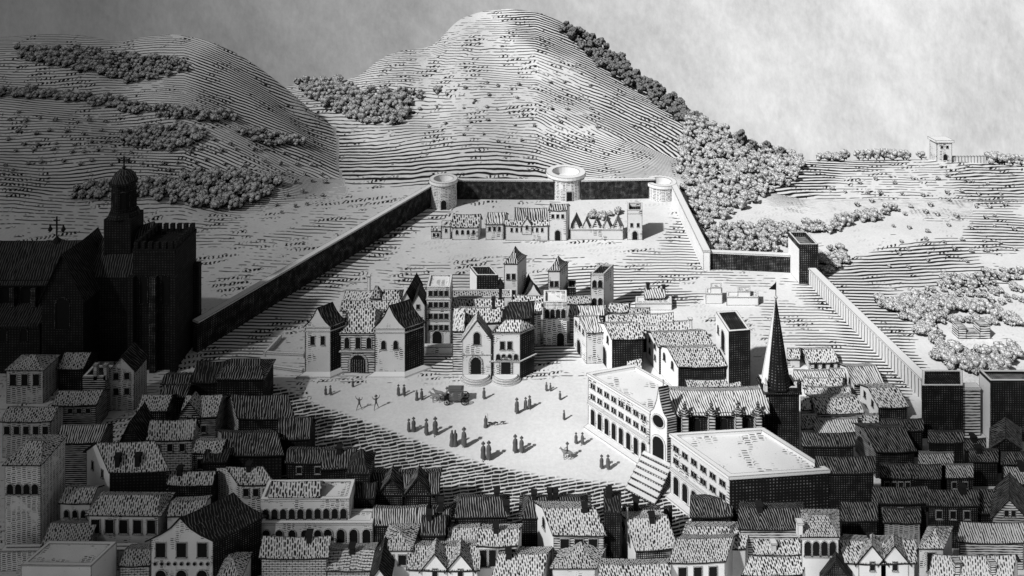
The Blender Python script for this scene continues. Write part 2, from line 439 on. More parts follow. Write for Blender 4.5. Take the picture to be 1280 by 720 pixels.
# ---------------------------------------------------------------- terrain
def interp(tab, x):
    xs = [t[0] for t in tab]; ys = [t[1] for t in tab]; return np.interp(x, xs, ys)
C1 = [(-900, 70), (-300, 60), (0, 46), (60, 42), (110, 44), (150, 54), (175, 46), (215, 41), (262, 50), (300, 68), (335, 92), (372, 122), (400, 148), (440, 172), (490, 192), (540, 210), (600, 226), (760, 560), (2400, 700)]
D1 = [(-900, 270), (2400, 270)]
F1 = [(-900, 150), (0, 168), (250, 185), (420, 205), (640, 210), (2400, 195)]
C2 = [(-900, 160), (300, 130), (370, 104), (420, 103), (452, 94), (470, 76), (495, 64), (540, 58), (556, 42), (572, 24), (600, 14), (640, 10), (685, 18), (715, 34), (745, 52), (780, 78), (820, 108), (860, 134), (900, 160), (945, 186), (1000, 200), (1060, 200), (1165, 199), (1230, 204), (1290, 208), (2400, 214)]
D2 = [(-900, 335), (700, 335), (760, 326), (800, 312), (850, 292), (900, 262), (950, 246), (1000, 238), (2400, 236)]
F2 = [(-900, 214), (400, 210), (500, 220), (620, 222), (800, 222), (900, 208), (1000, 195), (2400, 190)]
def smooth_tab(tab, x, r=14):
    return sum(interp(tab, x + o) for o in (-r, -r / 2, 0, r / 2, r)) / 5
def terrain(px, D):
    """returns z and t (0 at the foot of a hill, 1 on its crest)"""
    c1, d1, f1 = smooth_tab(C1, px), interp(D1, px), interp(F1, px)
    c2, d2, f2 = smooth_tab(C2, px, 9), smooth_tab(D2, px, 20), interp(F2, px)
    z1 = CAMZ - (c1 - HY) * d1 / F; z2 = CAMZ - (c2 - HY) * d2 / F
    t1 = (D - f1) / (d1 - f1); t2 = (D - f2) / (d2 - f2)
    def prof_(t, zc, d, dc):
        a = np.clip(t, 0, 1); s = a * a * (3 - 2 * a) * .35 + a * .65 * np.clip(a * 4, 0, 1)
        up = zc * s
        dn = zc - .62 * (d - dc) - 3 * (1 - np.exp(-np.clip(d - dc, 0, None) / 6))
        return np.where(t <= 1, up, dn)
    h1 = prof_(t1, z1, D, d1); h2 = prof_(t2, z2, D, d2)
    # small rolls of the hillsides, none on the crest rows
    rol = 1.1 * np.sin(D / 7.3 + px / 90.0) * np.sin(px / 61.0 + D / 23.0)
    e1 = np.clip(np.minimum(t1, 1 - t1) * 5, 0, 1); e2 = np.clip(np.minimum(t2, 1 - t2) * 5, 0, 1)
    g1 = np.clip(z1 / 14, 0, 1); g2 = np.clip(z2 / 14, 0, 1)
    h1 = h1 + rol * e1 * g1 * 1.2; h2 = h2 + rol * e2 * g2
    z = np.maximum(h1, h2); first = h1 >= h2
    return z, np.where(first, t1, t2), np.where(first, f1, f2), first, np.where(first, z1, z2), np.where(first, d1, d2)
def ground(px, py):
    """terrain point seen at photo position"""
    D = np.linspace(60, 345, 2400); z = terrain(np.full_like(D, px), D)[0]
    y = HY + F * (CAMZ - z) / D
    hit = np.where(y <= py)[0]
    i = hit[0] if len(hit) else int(np.argmin(y))
    return Vector(((px - 640) * D[i] / F, D[i], float(z[i])))
# patches of drawn strokes on the land: (px, py, rx, ry, angle, density)
PATCH = [(520, 90, 70, 8, 5, .5), (480, 130, 60, 6, 5, .45), (600, 100, 90, 7, 0, .5), (590, 150, 110, 7, 3, .45), (560, 168, 90, 6, -3, .5), (640, 80, 60, 6, 0, .5), (540, 60, 30, 6, 0, .45), (700, 105, 60, 8, 5, .6), (620, 185, 120, 10, 3, .7),
         (300, 300, 90, 12, -5, .45), (330, 330, 80, 10, -10, .4), (400, 285, 80, 9, -10, .5), (290, 350, 60, 10, -10, .4), (270, 280, 60, 8, 0, .45), (1000, 320, 60, 8, 0, .4), (1200, 270, 60, 8, -5, .4), (1110, 235, 60, 8, -20, .5), (930, 400, 60, 8, 0, .4), (1000, 425, 60, 10, 5, .6), (900, 345, 60, 7, 0, .45),
         (90, 30, 150, 30, 0, .5), (300, 110, 90, 55, 30, .95), (380, 175, 110, 38, 15, .9), (470, 205, 120, 30, 5, .9), (330, 240, 110, 25, -10, .75), (250, 200, 90, 22, -10, .8), (60, 100, 140, 12, 5, .45),
         (130, 135, 130, 12, 8, .5), (40, 85, 60, 10, 0, .4), (190, 155, 90, 10, 8, .7), (60, 140, 60, 14, 15, .7), (70, 165, 120, 6, 0, .6), (110, 190, 60, 8, -8, .55), (90, 222, 110, 16, -15, .75), (20, 195, 40, 8, 20, .7),
         (690, 40, 75, 36, 20, .95), (760, 80, 60, 40, 35, .95), (650, 62, 70, 8, 0, .55), (760, 125, 120, 20, 5, .75), (820, 165, 110, 50, 30, .92), (760, 195, 120, 28, 8, .8), (720, 150, 90, 9, 0, .7), (560, 190, 110, 14, 3, .7), (640, 212, 160, 16, 0, .85),
         (880, 190, 60, 30, 30, .85), (560, 95, 60, 7, 8, .4), (600, 125, 80, 6, 0, .35), (520, 165, 60, 6, 3, .4),
         (1010, 225, 60, 26, -25, .95), (1080, 205, 70, 12, -8, .8), (1240, 230, 60, 34, 10, .85), (1180, 210, 60, 10, 0, .35), (1130, 330, 110, 26, -12, .92), (1060, 370, 70, 36, 10, .9), (1090, 410, 60, 50, 40, .9), (1250, 290, 50, 30, 0, .8), (1170, 345, 90, 18, -6, .7), (1120, 455, 50, 28, 30, .9),
         (1020, 330, 50, 10, -5, .8), (1230, 350, 60, 10, 0, .6), (1240, 445, 50, 12, 0, .5), (1180, 250, 70, 8, -10, .35),
         (300, 430, 60, 34, -35, .8), (370, 370, 90, 36, -32, .8), (450, 310, 90, 30, -32, .75), (520, 275, 60, 16, -20, .55), (600, 330, 160, 9, -4, .45), (560, 352, 90, 14, 0, .6), (760, 350, 110, 22, 0, .75), (850, 330, 90, 22, 3, .55), (820, 372, 70, 14, 0, .8),
         (860, 300, 40, 40, 30, .6), (1010, 400, 80, 22, 12, .5), (1040, 440, 60, 24, 25, .75), (1090, 470, 60, 26, 30, .9), (945, 350, 60, 10, 0, .45), (960, 410, 60, 14, 0, .4),
         (560, 445, 60, 26, 0, .85), (690, 440, 60, 16, -5, .85), (640, 470, 120, 8, 0, .5), (700, 300, 160, 6, 0, .3), (640, 255, 120, 5, 0, .3), (350, 460, 50, 14, 0, .35)]
SQUARE_SHADE = [(340, 478), (392, 505), (450, 525), (520, 552), (600, 580), (680, 596), (760, 604), (830, 612), (862, 640), (890, 760), (200, 760), (200, 480)]  # outline of the cast shade painted on the square
def in_poly(px, py, poly):
    ins = np.zeros(px.shape, bool); n = len(poly); j = n - 1
    for i in range(n):
        xi, yi = poly[i]; xj, yj = poly[j]
        c = ((yi > py) != (yj > py)) & (px < (xj - xi) * (py - yi) / (yj - yi + 1e-9) + xi)
        ins ^= c; j = i
    return ins
def build_terrain():
    cols = np.arange(-620, 1900, 3.6); 
    lnD = np.concatenate([np.linspace(math.log(30), math.log(88), 60)[:-1], np.linspace(math.log(88), math.log(345), 470), np.linspace(math.log(348), math.log(620), 26)])
    Ds = np.exp(lnD); PX, DD = np.meshgrid(cols, Ds); z, t, f, fi, zc, dc = terrain(PX, DD)
    X = (PX - 640) * DD / F; py = HY + F * (CAMZ - z) / DD
    nc, nr = len(cols), len(Ds)
    me = bpy.data.meshes.new('ground')
    co = np.stack([X, DD, z], -1).reshape(-1, 3)
    idx = np.arange(nc * nr).reshape(nr, nc)
    q = np.stack([idx[:-1, :-1], idx[:-1, 1:], idx[1:, 1:], idx[1:, :-1]], -1).reshape(-1, 4)
    me.vertices.add(len(co)); me.vertices.foreach_set('co', co.ravel())
    me.loops.add(q.size); me.loops.foreach_set('vertex_index', q.ravel())
    me.polygons.add(len(q)); me.polygons.foreach_set('loop_start', np.arange(0, q.size, 4)); me.polygons.foreach_set('loop_total', np.full(len(q), 4))
    me.update(); me.polygons.foreach_set('use_smooth', np.ones(len(q), bool))
    rows = np.where(fi, smooth_tab(C1, PX), smooth_tab(C2, PX, 9)); yf = HY + F * CAMZ / f
    phase = np.where(t <= 0, 72000 / DD / 3.9, 72000 / f / 3.9  -(np.clip(t, 0, 1) * (72000 / f - 72000 / dc) + (lambda a: a * a * (3 - 2 * a) * .35 + a * .65 * np.clip(a * 4, 0, 1))(np.clip(t, 0, 1)) * np.clip(zc, 0, None) * F / (.5 * f + .5 * dc)) / 3.9)
    wob = .9 * np.sin(X / 15.0 + DD / 27) + 1.1 * np.sin(X / 33.0 - DD / 21.0)
    up = np.clip(t * 4, 0, 1)
    phase = phase + wob - np.where(fi, np.clip(PX - 230, 0, 330) * .10, np.clip(PX - 670, 0, 240) * .13) * up
    dens = np.zeros_like(z) + .14 + .30 * np.clip(t * 4, 0, 1) + np.where(PX < 520, .12, 0)
    for (a, b, rx, ry, ang, d) in PATCH:
        ca, sa = math.cos(R(ang)), math.sin(R(ang)); dx, dy = PX - a, py - b
        e = ((dx * ca + dy * sa) / rx) ** 2 + ((-dx * sa + dy * ca) / ry) ** 2
        dens = np.maximum(dens, d * np.clip(1.5 - e * 1.2, 0, 1))
    plaza = [(380, 478), (560, 484), (720, 470), (800, 560), (850, 620), (600, 600), (400, 520)]
    dens = np.where(in_poly(PX, py, plaza), .0, dens)
    sq_shade = in_poly(PX, py, SQUARE_SHADE).astype(float)
    # soften the painted shade's edge
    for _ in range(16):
        sq_shade[1:-1, 1:-1] = (sq_shade[1:-1, 1:-1] * 2 + sq_shade[2:, 1:-1] + sq_shade[:-2, 1:-1] + sq_shade[1:-1, 2:] + sq_shade[1:-1, :-2]) / 6
    for nm, arr in (('lp', phase), ('ld', dens), ('lu', X / DD * 60), ('sq_shade', sq_shade)):
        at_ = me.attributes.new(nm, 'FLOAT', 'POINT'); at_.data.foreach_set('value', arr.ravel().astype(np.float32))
    n = N('drawn land')
    def attr(nm):
        a = n.node('ShaderNodeAttribute', attribute_name=nm); return a.outputs['Fac']
    lp, ld, lu, c = attr('lp'), attr('ld'), attr('lu'), attr('sq_shade')
    g = n.node('ShaderNodeNewGeometry'); pos = g.outputs['Position']
    wobn = n.m('MULTIPLY', n.noise(pos, .12, 2.0), 1.2)
    x = n.m('ADD', lp, wobn); row = n.m('FLOOR', x); tt = tri(n, x)
    nz = n.noise(pos, .07, 3.0, .6)
    d2 = n.m('ADD', ld, n.m('MULTIPLY', n.m('SUBTRACT', nz, .5), .9))
    gate = n.noise(n.comb(n.m('MULTIPLY', lu, 1.3), n.m('MULTIPLY', row, 3.7)), 1.0, 1.0)
    on = n.step(gate, n.m('ADD', n.m('MULTIPLY', d2, 1.1), .14), n.m('ADD', n.m('MULTIPLY', d2, 1.1), .04))
    wd = n.m('ADD', n.m('ADD', n.m('MULTIPLY', ld, .22), .10), n.m('MULTIPLY', n.m('POWER', ld, 3.0), .22))
    ink = n.m('MULTIPLY', n.step(tt, n.m('ADD', wd, .16), n.m('SUBTRACT', wd, .10)), on)
    # scrub: little slanted ticks on rough ground
    tk, rnd_ = strokes(n, n.m('ADD', lp, n.m('MULTIPLY', lu, .5)), lu, 1.7, .36, .42, .62, 1.2, .22)
    sc = n.m('MULTIPLY', n.step(n.noise(pos, .11, 3.0, .6), .52, .58), n.step(n.m('ADD', ld, 0.0), .13, .2))
    ink = n.m('MAXIMUM', ink, n.m('MULTIPLY', tk, sc))
    # cast shade on the square, painted as staggered dashes
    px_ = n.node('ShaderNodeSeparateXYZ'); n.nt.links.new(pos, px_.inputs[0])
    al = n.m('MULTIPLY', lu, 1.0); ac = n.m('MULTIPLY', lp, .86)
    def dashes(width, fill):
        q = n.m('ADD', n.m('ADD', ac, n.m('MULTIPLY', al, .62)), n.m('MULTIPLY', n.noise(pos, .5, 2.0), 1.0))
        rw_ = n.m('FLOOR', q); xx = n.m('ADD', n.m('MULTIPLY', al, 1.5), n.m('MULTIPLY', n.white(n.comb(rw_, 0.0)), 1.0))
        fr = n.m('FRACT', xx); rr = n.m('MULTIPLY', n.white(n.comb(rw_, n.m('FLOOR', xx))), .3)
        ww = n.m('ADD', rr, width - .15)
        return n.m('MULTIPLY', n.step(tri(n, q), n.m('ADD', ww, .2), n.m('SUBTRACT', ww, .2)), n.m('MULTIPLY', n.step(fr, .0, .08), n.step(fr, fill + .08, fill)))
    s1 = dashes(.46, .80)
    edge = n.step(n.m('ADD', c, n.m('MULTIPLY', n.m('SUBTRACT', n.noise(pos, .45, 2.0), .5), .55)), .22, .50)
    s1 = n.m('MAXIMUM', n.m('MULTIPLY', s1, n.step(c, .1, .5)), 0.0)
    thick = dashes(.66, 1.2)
    shade_ink = n.m('MULTIPLY', n.mix(n.step(c, .45, .85), s1, thick), edge)
    ink = n.m('MAXIMUM', n.m('MULTIPLY', ink, n.m('SUBTRACT', 1.0, n.step(c, .2, .5))), shade_ink)
    gr = n.noise(pos, 1.6, 4.0, .75); base = n.m('MULTIPLY', paper_tone(n, pos, .76, .12), n.m('ADD', .52, n.m('ADD', n.m('MULTIPLY', gr, .46), n.m('MULTIPLY', n.noise(pos, .035, 4.0, .6), .50))))
    n.finish(n.mix(ink, base, .016))
    me.materials.append(n.mat)
    o = bpy.data.objects.new('ground', me); col.objects.link(o); tag(o, kind='structure')
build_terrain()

# ================================================================ CITY WALLS
def city_wall(label, A, B, hgt, th, mat, cap='trim', k=.8, group=None, zA=0, zB=0):
    A, B = at(*A), at(*B); d = (B - A); n = Vector((-d.y, d.x, 0)).normalized() * th
    rt = root('city_wall', (A + B) / 2, label, 'city wall', group)
    mb = MB(); mb.prism([A, B, B + n, A + n], -.3, hgt, 0); mb.build('masonry', M[mat], rt, k)
    mb = MB(); e = n.normalized() * .12; m = n.normalized()
    mb.prism([A - e, B - e, B + n + e, A + n + e], hgt + .003, hgt + .35, 0); mb.build('coping', M[cap], rt, k)
    return rt
city_wall('long dark town wall climbing from the black cathedral to the leftmost round tower', (247, 441), (541, 257), 5.4, 1.3, 'cross')
city_wall('dark crosshatched back wall between the left round tower and the large middle round tower', (563, 249), (692, 250), 5.2, 1.2, 'cross')
city_wall('dark crosshatched back wall between the middle round tower and the right round tower', (726, 250), (820, 248), 5.2, 1.2, 'cross')
city_wall('pale wall running down from the right round tower to the first bend', (838, 248), (879, 338), 4.2, 1.6, 'clean')  # sunlit inner face put into a paler colour
city_wall('short dark wall between the bend and the square dark wall tower', (880, 336), (988, 341), 3.6, 1.2, 'cross')
city_wall('long pale boarded wall descending from the square wall tower to the dark corner bastion', (1004, 348), (1152, 500), 3.2, 1.5, 'vboards')
city_wall('pale blank wall joining the two dark bastions at the right', (1200, 545), (1226, 545), 7.2, 1.0, 'lines')

city_wall('low garden wall running from the left gate tower towards the long dark wall', (318, 462), (378, 470), .7, .4, 'clean', k=1)
city_wall('low garden kerb in the plot left of the gatehouse, nearer the long wall', (332, 446), (380, 448), .5, .35, 'clean', k=1)
city_wall('slanting low garden kerb closing the plot left of the gatehouse', (332, 446), (352, 424), .5, .35, 'clean', k=1)
def round_tower(label, x, yb, rpx, ytop, door=None, ang=-90):
    s = sz(yb); r = rpx / s; c = at(x, yb); c.y += r * .9
    hgt = 80 - (ytop - HY) * c.y / F
    rt = root('round_tower', c, label, 'tower', 'round towers of the back wall')
    mb = MB(); n = 28
    mb.cone(c, r, r * .97, -.3, hgt, n, 0, cap=False)
    mb.build('shaft', M['plaster_rough'], rt, .7)
    mb = MB(); ro, ri = r * 1.06, r * .72
    for i in range(n):
        a, b = 2 * math.pi * i / n, 2 * math.pi * (i + 1) / n
        def Q(rr, an, z): return (c.x + rr * math.cos(an), c.y + rr * math.sin(an), z)
        mb.poly([Q(ro, a, hgt - .5), Q(ro, b, hgt - .5), Q(ro, b, hgt + .5), Q(ro, a, hgt + .5)])
        mb.poly([Q(ro, a, hgt + .5), Q(ro, b, hgt + .5), Q(ri, b, hgt + .5), Q(ri, a, hgt + .5)])
        mb.poly([Q(ri, b, hgt - 2.2), Q(ri, a, hgt - 2.2), Q(ri, a, hgt + .5), Q(ri, b, hgt + .5)])
        mb.poly([Q(ro, b, hgt - .5), Q(ro, a, hgt - .5), Q(r * .9, a, hgt - .5), Q(r * .9, b, hgt - .5)])
    mb.build('rim', M['trim'], rt, .7)
    mb = MB(); mb.cone((c.x, c.y), ri * 1.02, ri * 1.02, hgt - 2.3, hgt - 1.6, n, 0); mb.build('inner_floor', M['flat'], rt, .7)
    if door:
        a = R(ang); nr = Vector((math.cos(a), math.sin(a), 0)); t = Vector((-nr.y, nr.x, 0))
        opening('door', rt, c + nr * r * 1.0 + Vector((0, 0, .1)), t, nr, door, 1.5, 2.6, .2)
round_tower('leftmost small round tower with arched doorway at the end of the long dark wall', 553, 262, 17, 225, 'arch', -84)
round_tower('largest round tower, open topped with square door, in the middle of the back wall', 709, 251, 24, 216, 'rect', -84)
round_tower('rightmost round tower with wide bright ring at the corner above the right wood', 830, 252, 18.5, 228, None)

def block_tower(name, label, P, Rr, yb, B=None, L=None, dep=5, wall='cross', side='clean', roofmat='lines', parapet=.9, cat='tower', wf=None, ws=None, wr=None, group=None, door=None):
    """flat open-topped tower; dark ones with L get sunlight painted on the left face"""
    r = house(name, label, P, Rr, yb, None, 'flat', L=L, B=B, dep=dep, wall=wall, rm=roofmat, parapet=parapet, cat=cat, wf=wf, ws=ws, wr=wr, group=group, door=door)
    return r
block_tower('wall_tower', 'square dark wall tower open at the top where the right town wall bends', (999, 311), (1023, 311), 355, L=(985, 296), dep=7, wall='cross', roofmat='lines_dark', parapet=1.0)
block_tower('corner_bastion', 'broad black bastion closing the foot of the boarded wall', (1152, 486), (1204, 486), 548, dep=4.5, wall='cross_black', roofmat='cross_black', parapet=.5, group='black bastions at the right')
block_tower('corner_bastion', 'black bastion cut by the right edge with a paler striped flank', (1238, 479), (1296, 479), 552, L=(1224, 466), dep=6, wall='cross_black', roofmat='cross_mid', parapet=.4, group='black bastions at the right')

# ================================================================ ROW NEAR THE BACK WALL
house('cottage', 'tiny low cottage at the left end of the upper row', (539, 289), (551, 289), 299, 283, dep=2.6, wf=(2, 1, 'rect', .5, .8, .5), cat='house')
house('cottage', 'narrow cottage second from the left end of the upper row', (552, 283), (563, 283), 299, 276, dep=2.6, wf=(1, 1, 'rect', .5, .8, .6))
house('house', 'wide house with streaked roof and four windows near the left of the upper row', (565, 283), (598, 283), 300, 268, B=(602, 280), wf=(4, 1, 'arch', .6, 1.0, .9), rm='tile')
house('house', 'small square house with dark right side in the upper row', (607, 279), (629, 279), 300, 266, B=(635, 276), wf=(3, 1, 'rect', .55, 1.0, .9), rm='tile')
house('hall', 'long hall with a raised steep roof and front gable in the upper row', (632, 282), (685, 282), 301, 275, dep=3, wf=(7, 1, 'rect', .5, .9, .6), cat='hall', rm='tile', dorm=[(.5, 2.4, 1.8)])
house('hall', 'tall streaked roof rising behind the long hall of the upper row', (644, 279), (683, 279), 297, 260, dep=4.5, cat='hall', rm='stripe')
house('tower_house', 'tall tower house with arched door and tiled cap in the upper row', (686, 263), (708, 263), 301, 255, B=(712, 260), wf=(3, 1, 'rect', .6, .9, 1.0), door=(.5, 1.3, 2.6), cat='tower house', rm='stripe')
house('garden_wall_house', 'low pale wall building under the row of five pointed roofs', (713, 288), (779, 288), 300, 285, 'flat', dep=2, cat='shed', wf=None, parapet=.2, rm='flat')
for i in range(5):
    x0 = 713 + i * 13
    house('gabled_shed', 'small pointed roof, number %s from the left of the five in the upper row' % ['one', 'two', 'three', 'four', 'five'][i], (x0, 289), (x0 + 13, 289), 297, 275 , 'w', dep=5, B=(x0 + 14, 286), rm='stripe', cat='shed', wf=(1, 1, 'rect', .5, .5, .1), group='pointed roofs of the upper row')
block_tower('tower_house', 'open topped square tower with two windows at the right end of the upper row', (784, 267), (803, 267), 300, dep=5, wall='plaster', roofmat='cross', cat='tower house', wf=(2, 1, 'rect', .6, .9, 2.4), door=(.5, 1.2, 2.2))

# ================================================================ GATEHOUSE
def plinth(rt, p, u, w, h, out, mat='trim', k=1):
    un, wn = u.normalized() * out, w.normalized() * out; Z = Vector((0, 0, 1)); mb = MB()
    A = [p - un - wn, p + u + un - wn, p + u + w + un + wn, p + w - un + wn]; e = .04
    B = [p - un * e - wn * e, p + u + un * e - wn * e, p + u + w + un * e + wn * e, p + w - un * e + wn * e]
    for i in range(4):
        j = (i + 1) % 4; mb.poly([A[i] - Z * .2, A[j] - Z * .2, A[j] + Z * .25, A[i] + Z * .25]); mb.poly([A[i] + Z * .25, A[j] + Z * .25, B[j] + Z * h, B[i] + Z * h])
    return mb.build('plinth', M[mat], rt, k)
def band(rt, p, u, w, z, th, out=.12, mat='trim', k=1, name='string_course'):
    un, wn = u.normalized() * out, w.normalized() * out; mb = MB()
    A = [p - un - wn, p + u + un - wn, p + u + w + un + wn, p + w - un + wn]
    mb.prism(A, z, z + th, 0); return mb.build(name, M[mat], rt, k)
for (P, Q, gy, B, lab, wf) in (((381, 408), (413, 408), 385, (431, 401), 'left gate tower with two slit windows, pale curved gable and black roof', (2, 1, 'rect', .65, 1.5, 1.7, 2, .1)),
                          ((468, 410), (506, 410), 382, (530, 402), 'right gate tower with two arched windows and broad black flank', (2, 1, 'arch', .75, 1.5, 2.2, 2, .1))):
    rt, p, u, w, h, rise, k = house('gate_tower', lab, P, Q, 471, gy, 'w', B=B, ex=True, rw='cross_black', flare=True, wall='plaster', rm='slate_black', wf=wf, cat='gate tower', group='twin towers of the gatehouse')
    plinth(rt, p, u, w, .9, .8, k=.7); band(rt, p, u, w, h - .95, .22); band(rt, p, u, w, h - .25, .24, .18)
rt, p, u, w, h, rise, k = house('gatehouse', 'gatehouse middle with great arched gate between the twin towers', (426, 416), (469, 416), 466, 386, 'hip', dep=6.5, wall='lines', rm='tile', cat='gatehouse', hipf=.08)
d = u.normalized(); nr = Vector((d.y, -d.x, 0))
opening('gate', rt, p + u * .5 + Vector((0, 0, .1)), d, nr, 'arch', 2.6, 3.1, .5, [M['ink'], M['brick']])
for a, kd in ((.18, 'arch'), (.5, 'rect'), (.82, 'arch')):
    opening('window', rt, p + u * a + Vector((0, 0, 4.3)), d, nr, kd, .8, 2.0, .15)
mb = MB()
for i in range(6):
    x0 = .8 + i * .24; 
    mb.bar(p + d * (u.length / 2 - 1 + i * .4) - Vector((0, .08, 0)) + Vector((0, 0, .1)), p + d * (u.length / 2 - 1 + i * .4) - Vector((0, .08, 0)) + Vector((0, 0, 2.3)), .05)
mb.build('gate_bars', M['trim'], rt); band(rt, p, u, w, h - .3, .25, .2)
band(rt, p, u, w, 3.75, .16, .3)
house('house', 'long roofed range with battlement-like eaves directly behind the gatehouse', (428, 388), (512, 386), 420, 376, wall='lines', rm='tile', dep=3.5, cat='house')
house('house', 'streaked roof range with tall chimney behind the left gate tower', (430, 376), (466, 376), 402, 364, rm='tile', chim=[(.78, .6, 3.2)], cmat='trim', dep=4)
house('lantern_house', 'small pointed turret house between the two streaked roofs behind the gate', (463, 374), (476, 374), 402, 358, 'hip', rm='tile_grey', dep=2.5, hipf=.35, cat='turret')
house('house', 'wide trapezoid roof range behind the right gate tower', (476, 376), (500, 376), 402, 363, 'hip', rm='tile', dep=4, hipf=.12, wf=(6, 1, 'rect', .35, .6, .3))
house('house', 'pale gabled house with dark roof left of the windowed tower house', (500, 379), (516, 379), 432, 364, 'w', B=(528, 371), rm='slate_black', dep=6, wf=(1, 3, 'rect', .6, .8, -.2))
house('house', 'second dark roofed gable beside the windowed tower house', (514, 382), (531, 382), 434, 368, 'w', B=(534, 376), rm='slate_black', dep=6, wf=(1, 3, 'rect', .6, .8, -.2))
rt, p, u, w, h, rise, k = house('tower_house', 'tall pale tower house with four storeys of small windows and arched door', (533, 361), (563, 361), 431, None, 'flat', dep=5, wall='plaster', rm='flat', wf=(4, 4, 'rect', .7, 1.0, .35, 2.15, .06), door=(.45, 1.7, 2.6), cat='tower house', parapet=.3)
for z in (.62, .8): band(rt, p, u, w, h * z, .14)
band(rt, p, u, w, h * .42, .14)
r_ = house('forecourt_wall', 'low pale wall in front of the four storey tower house', (530, 434), (566, 434), 443, None, 'flat', dep=1, wall='plaster', rm='flat', cat='wall', parapet=.1)

# ================================================================ CONVENT CHURCH with twin fronts
rt, p, u, w, h, rise, k = house('church', 'pale church front with round-topped gable, arched door and single window', (578, 425), (614, 425), 474, 401, 'w', flare=False, dep=2.6, wall='plaster', rm='tile', wf=None, cat='church')
d = u.normalized(); nr = Vector((d.y, -d.x, 0))
opening('window', rt, p + u * .5 + Vector((0, 0, h + -.8)), d, nr, 'arch', 1.1, 2.2, .16)
opening('door', rt, p + u * .47 + Vector((0, 0, .9)), d, nr, 'arch', 1.7, 2.9, .4, [M['ink'], M['brick']])
band(rt, p, u, w, h * .62, .12)
def half_steps(rt, c, r, n=3):
    mb = MB()
    for i in range(n):
        rr = r * (1 - i * .1); z1 = .3 * (i + 1)
        A = [(c.x + rr * math.cos(math.pi + math.pi * j / 14), c.y + rr * .75 * math.sin(math.pi + math.pi * j / 14)) for j in range(15)]
        mb.prism(A, z1 - .3 + (.0 if i == 0 else .002), z1, 0)
    mb.build('steps', M['trim'], rt)
half_steps(rt, p + u * .48 - Vector((0, .02, 0)), u.length * .56)
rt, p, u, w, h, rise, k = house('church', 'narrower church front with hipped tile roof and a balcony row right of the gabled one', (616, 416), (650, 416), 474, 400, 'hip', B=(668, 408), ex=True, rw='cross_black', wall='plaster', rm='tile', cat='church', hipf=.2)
d = u.normalized(); nr = Vector((d.y, -d.x, 0))
opening('door', rt, p + u * .48 + Vector((0, 0, .9)), d, nr, 'arch', 1.6, 2.7, .4, [M['ink'], M['brick']])
for a in (.35, .62): opening('window', rt, p + u * a + Vector((0, 0, h - 2.9)), d, nr, 'rect', .75, 1.4, .12)
for a in (.2, .4, .62, .85): opening('window', rt, p + u * a + Vector((0, 0, h * .42)), d, nr, 'arch', .7, 1.0, .1)
band(rt, p, u, w, h * .38, .14, .35, name='balcony'); band(rt, p, u, w, h - .3, .2)
half_steps(rt, p + u * .48 - Vector((0, .02, 0)), u.length * .56)
house('house', 'dark slated roof and black flank behind the narrower church front', (633, 398), (664, 396), 462, 388, 'u', B=(668, 390), wall='cross_black', rm='slate_black', dep=6)
house('house', 'tiled side range with a shaded rounded corner left of the gabled church front', (566, 412), (580, 412), 465, 386, 'u', dep=5, wall='lines', rm='tile')
house('house', 'tile roof running between the gabled church and the long white range', (574, 402), (624, 402), 450, 385, dep=5, wall='plaster', rm='tile', chim=[(.85, .5, 2)])
house('house', 'long tiled roof above the church roofs with a dark chimney', (563, 386), (628, 386), 420, 376, dep=4, wall='clean', rm='tile', chim=[(.96, .5, 2.4)])
house('house', 'pale long blank range on the top row behind the churches', (562, 372), (640, 372), 398, 369, 'flat', dep=3, wall='clean', rm='tile_fine', parapet=.15)
house('house', 'streaked roof house with plain wall right of the black church flank', (636, 392), (676, 392), 431, 379, dep=4, wall='plaster_rough', rm='tile')
house('ruined_tower', 'black square ruin block with a pale left edge behind the churches', (596, 345), (623, 345), 384, None, 'flat', L=(587, 342), dep=4, wall='cross_black', rm='cross_black', cat='ruin', parapet=.2)
house('house', 'small pale gable in front of the black ruin block, the left one of two', (601, 371), (616, 371), 385, 360, 'w', dep=4, B=(618, 369), rm='slate', wf=(1, 1, 'rect', .4, .7, -.6), group='pair of small gables')
house('house', 'small pale gable between the black ruin block and the taller pointed tower', (616, 371), (630, 371), 385, 361, 'w', dep=4, B=(632, 369), rm='slate', wf=(1, 1, 'rect', .4, .7, -.6), group='pair of small gables')
for (P, Q, yb, gy, B, hf, lab) in (((630, 330), (647, 330), 384, 308, (658, 327), .5, 'taller pointed tower with three windows and curved spire roof'),
                            ((685, 339), (700, 339), 388, 320, (710, 337), .5, 'shorter pointed tower with four windows right of the taller one')):
    house('pointed_tower', lab, P, Q, yb, gy, 'hip', B=B, dep=4, flare=True, rm='stripe', hipf=.5, wf=(2, 2, 'rect', .7, 1.2, 2.0, 3.4, .1), cat='tower', group='pointed towers')
house('house', 'white tent shaped roof between the two pointed towers', (655, 370), (677, 370), 382, 354, 'w', dep=4, rm='slate_black', wall='clean', L=(650, 367), flare=True)
house('house', 'low tiled range linking the two pointed towers', (640, 380), (690, 381), 400, 373, dep=3.5, rm='tile', wall='plaster')
house('house', 'small dark block right of the shorter pointed tower', (710, 360), (720, 360), 384, None, 'flat', dep=3, wall='cross_black', rm='cross_black', parapet=.1)
block_tower('square_tower', 'flat topped tower with four windows and black right side above the right hand houses', (738, 344), (755, 344), 396, B=(767, 341), dep=4.5, wall='plaster', roofmat='cross_black', parapet=.3, wf=(2, 2, 'arch', .8, 1.5, 1.0, 3.6, .08), cat='tower')
house('tower_house', 'broad pale block with four openings on top and small door', (679, 381), (709, 381), 432, None, 'flat', dep=4.5, wall='plaster_rough', rm='flat', wf=(4, 1, 'arch', .8, 1.7, .8, 2, .05), door=(.72, 1.3, 2.4), cat='tower house', parapet=.5)
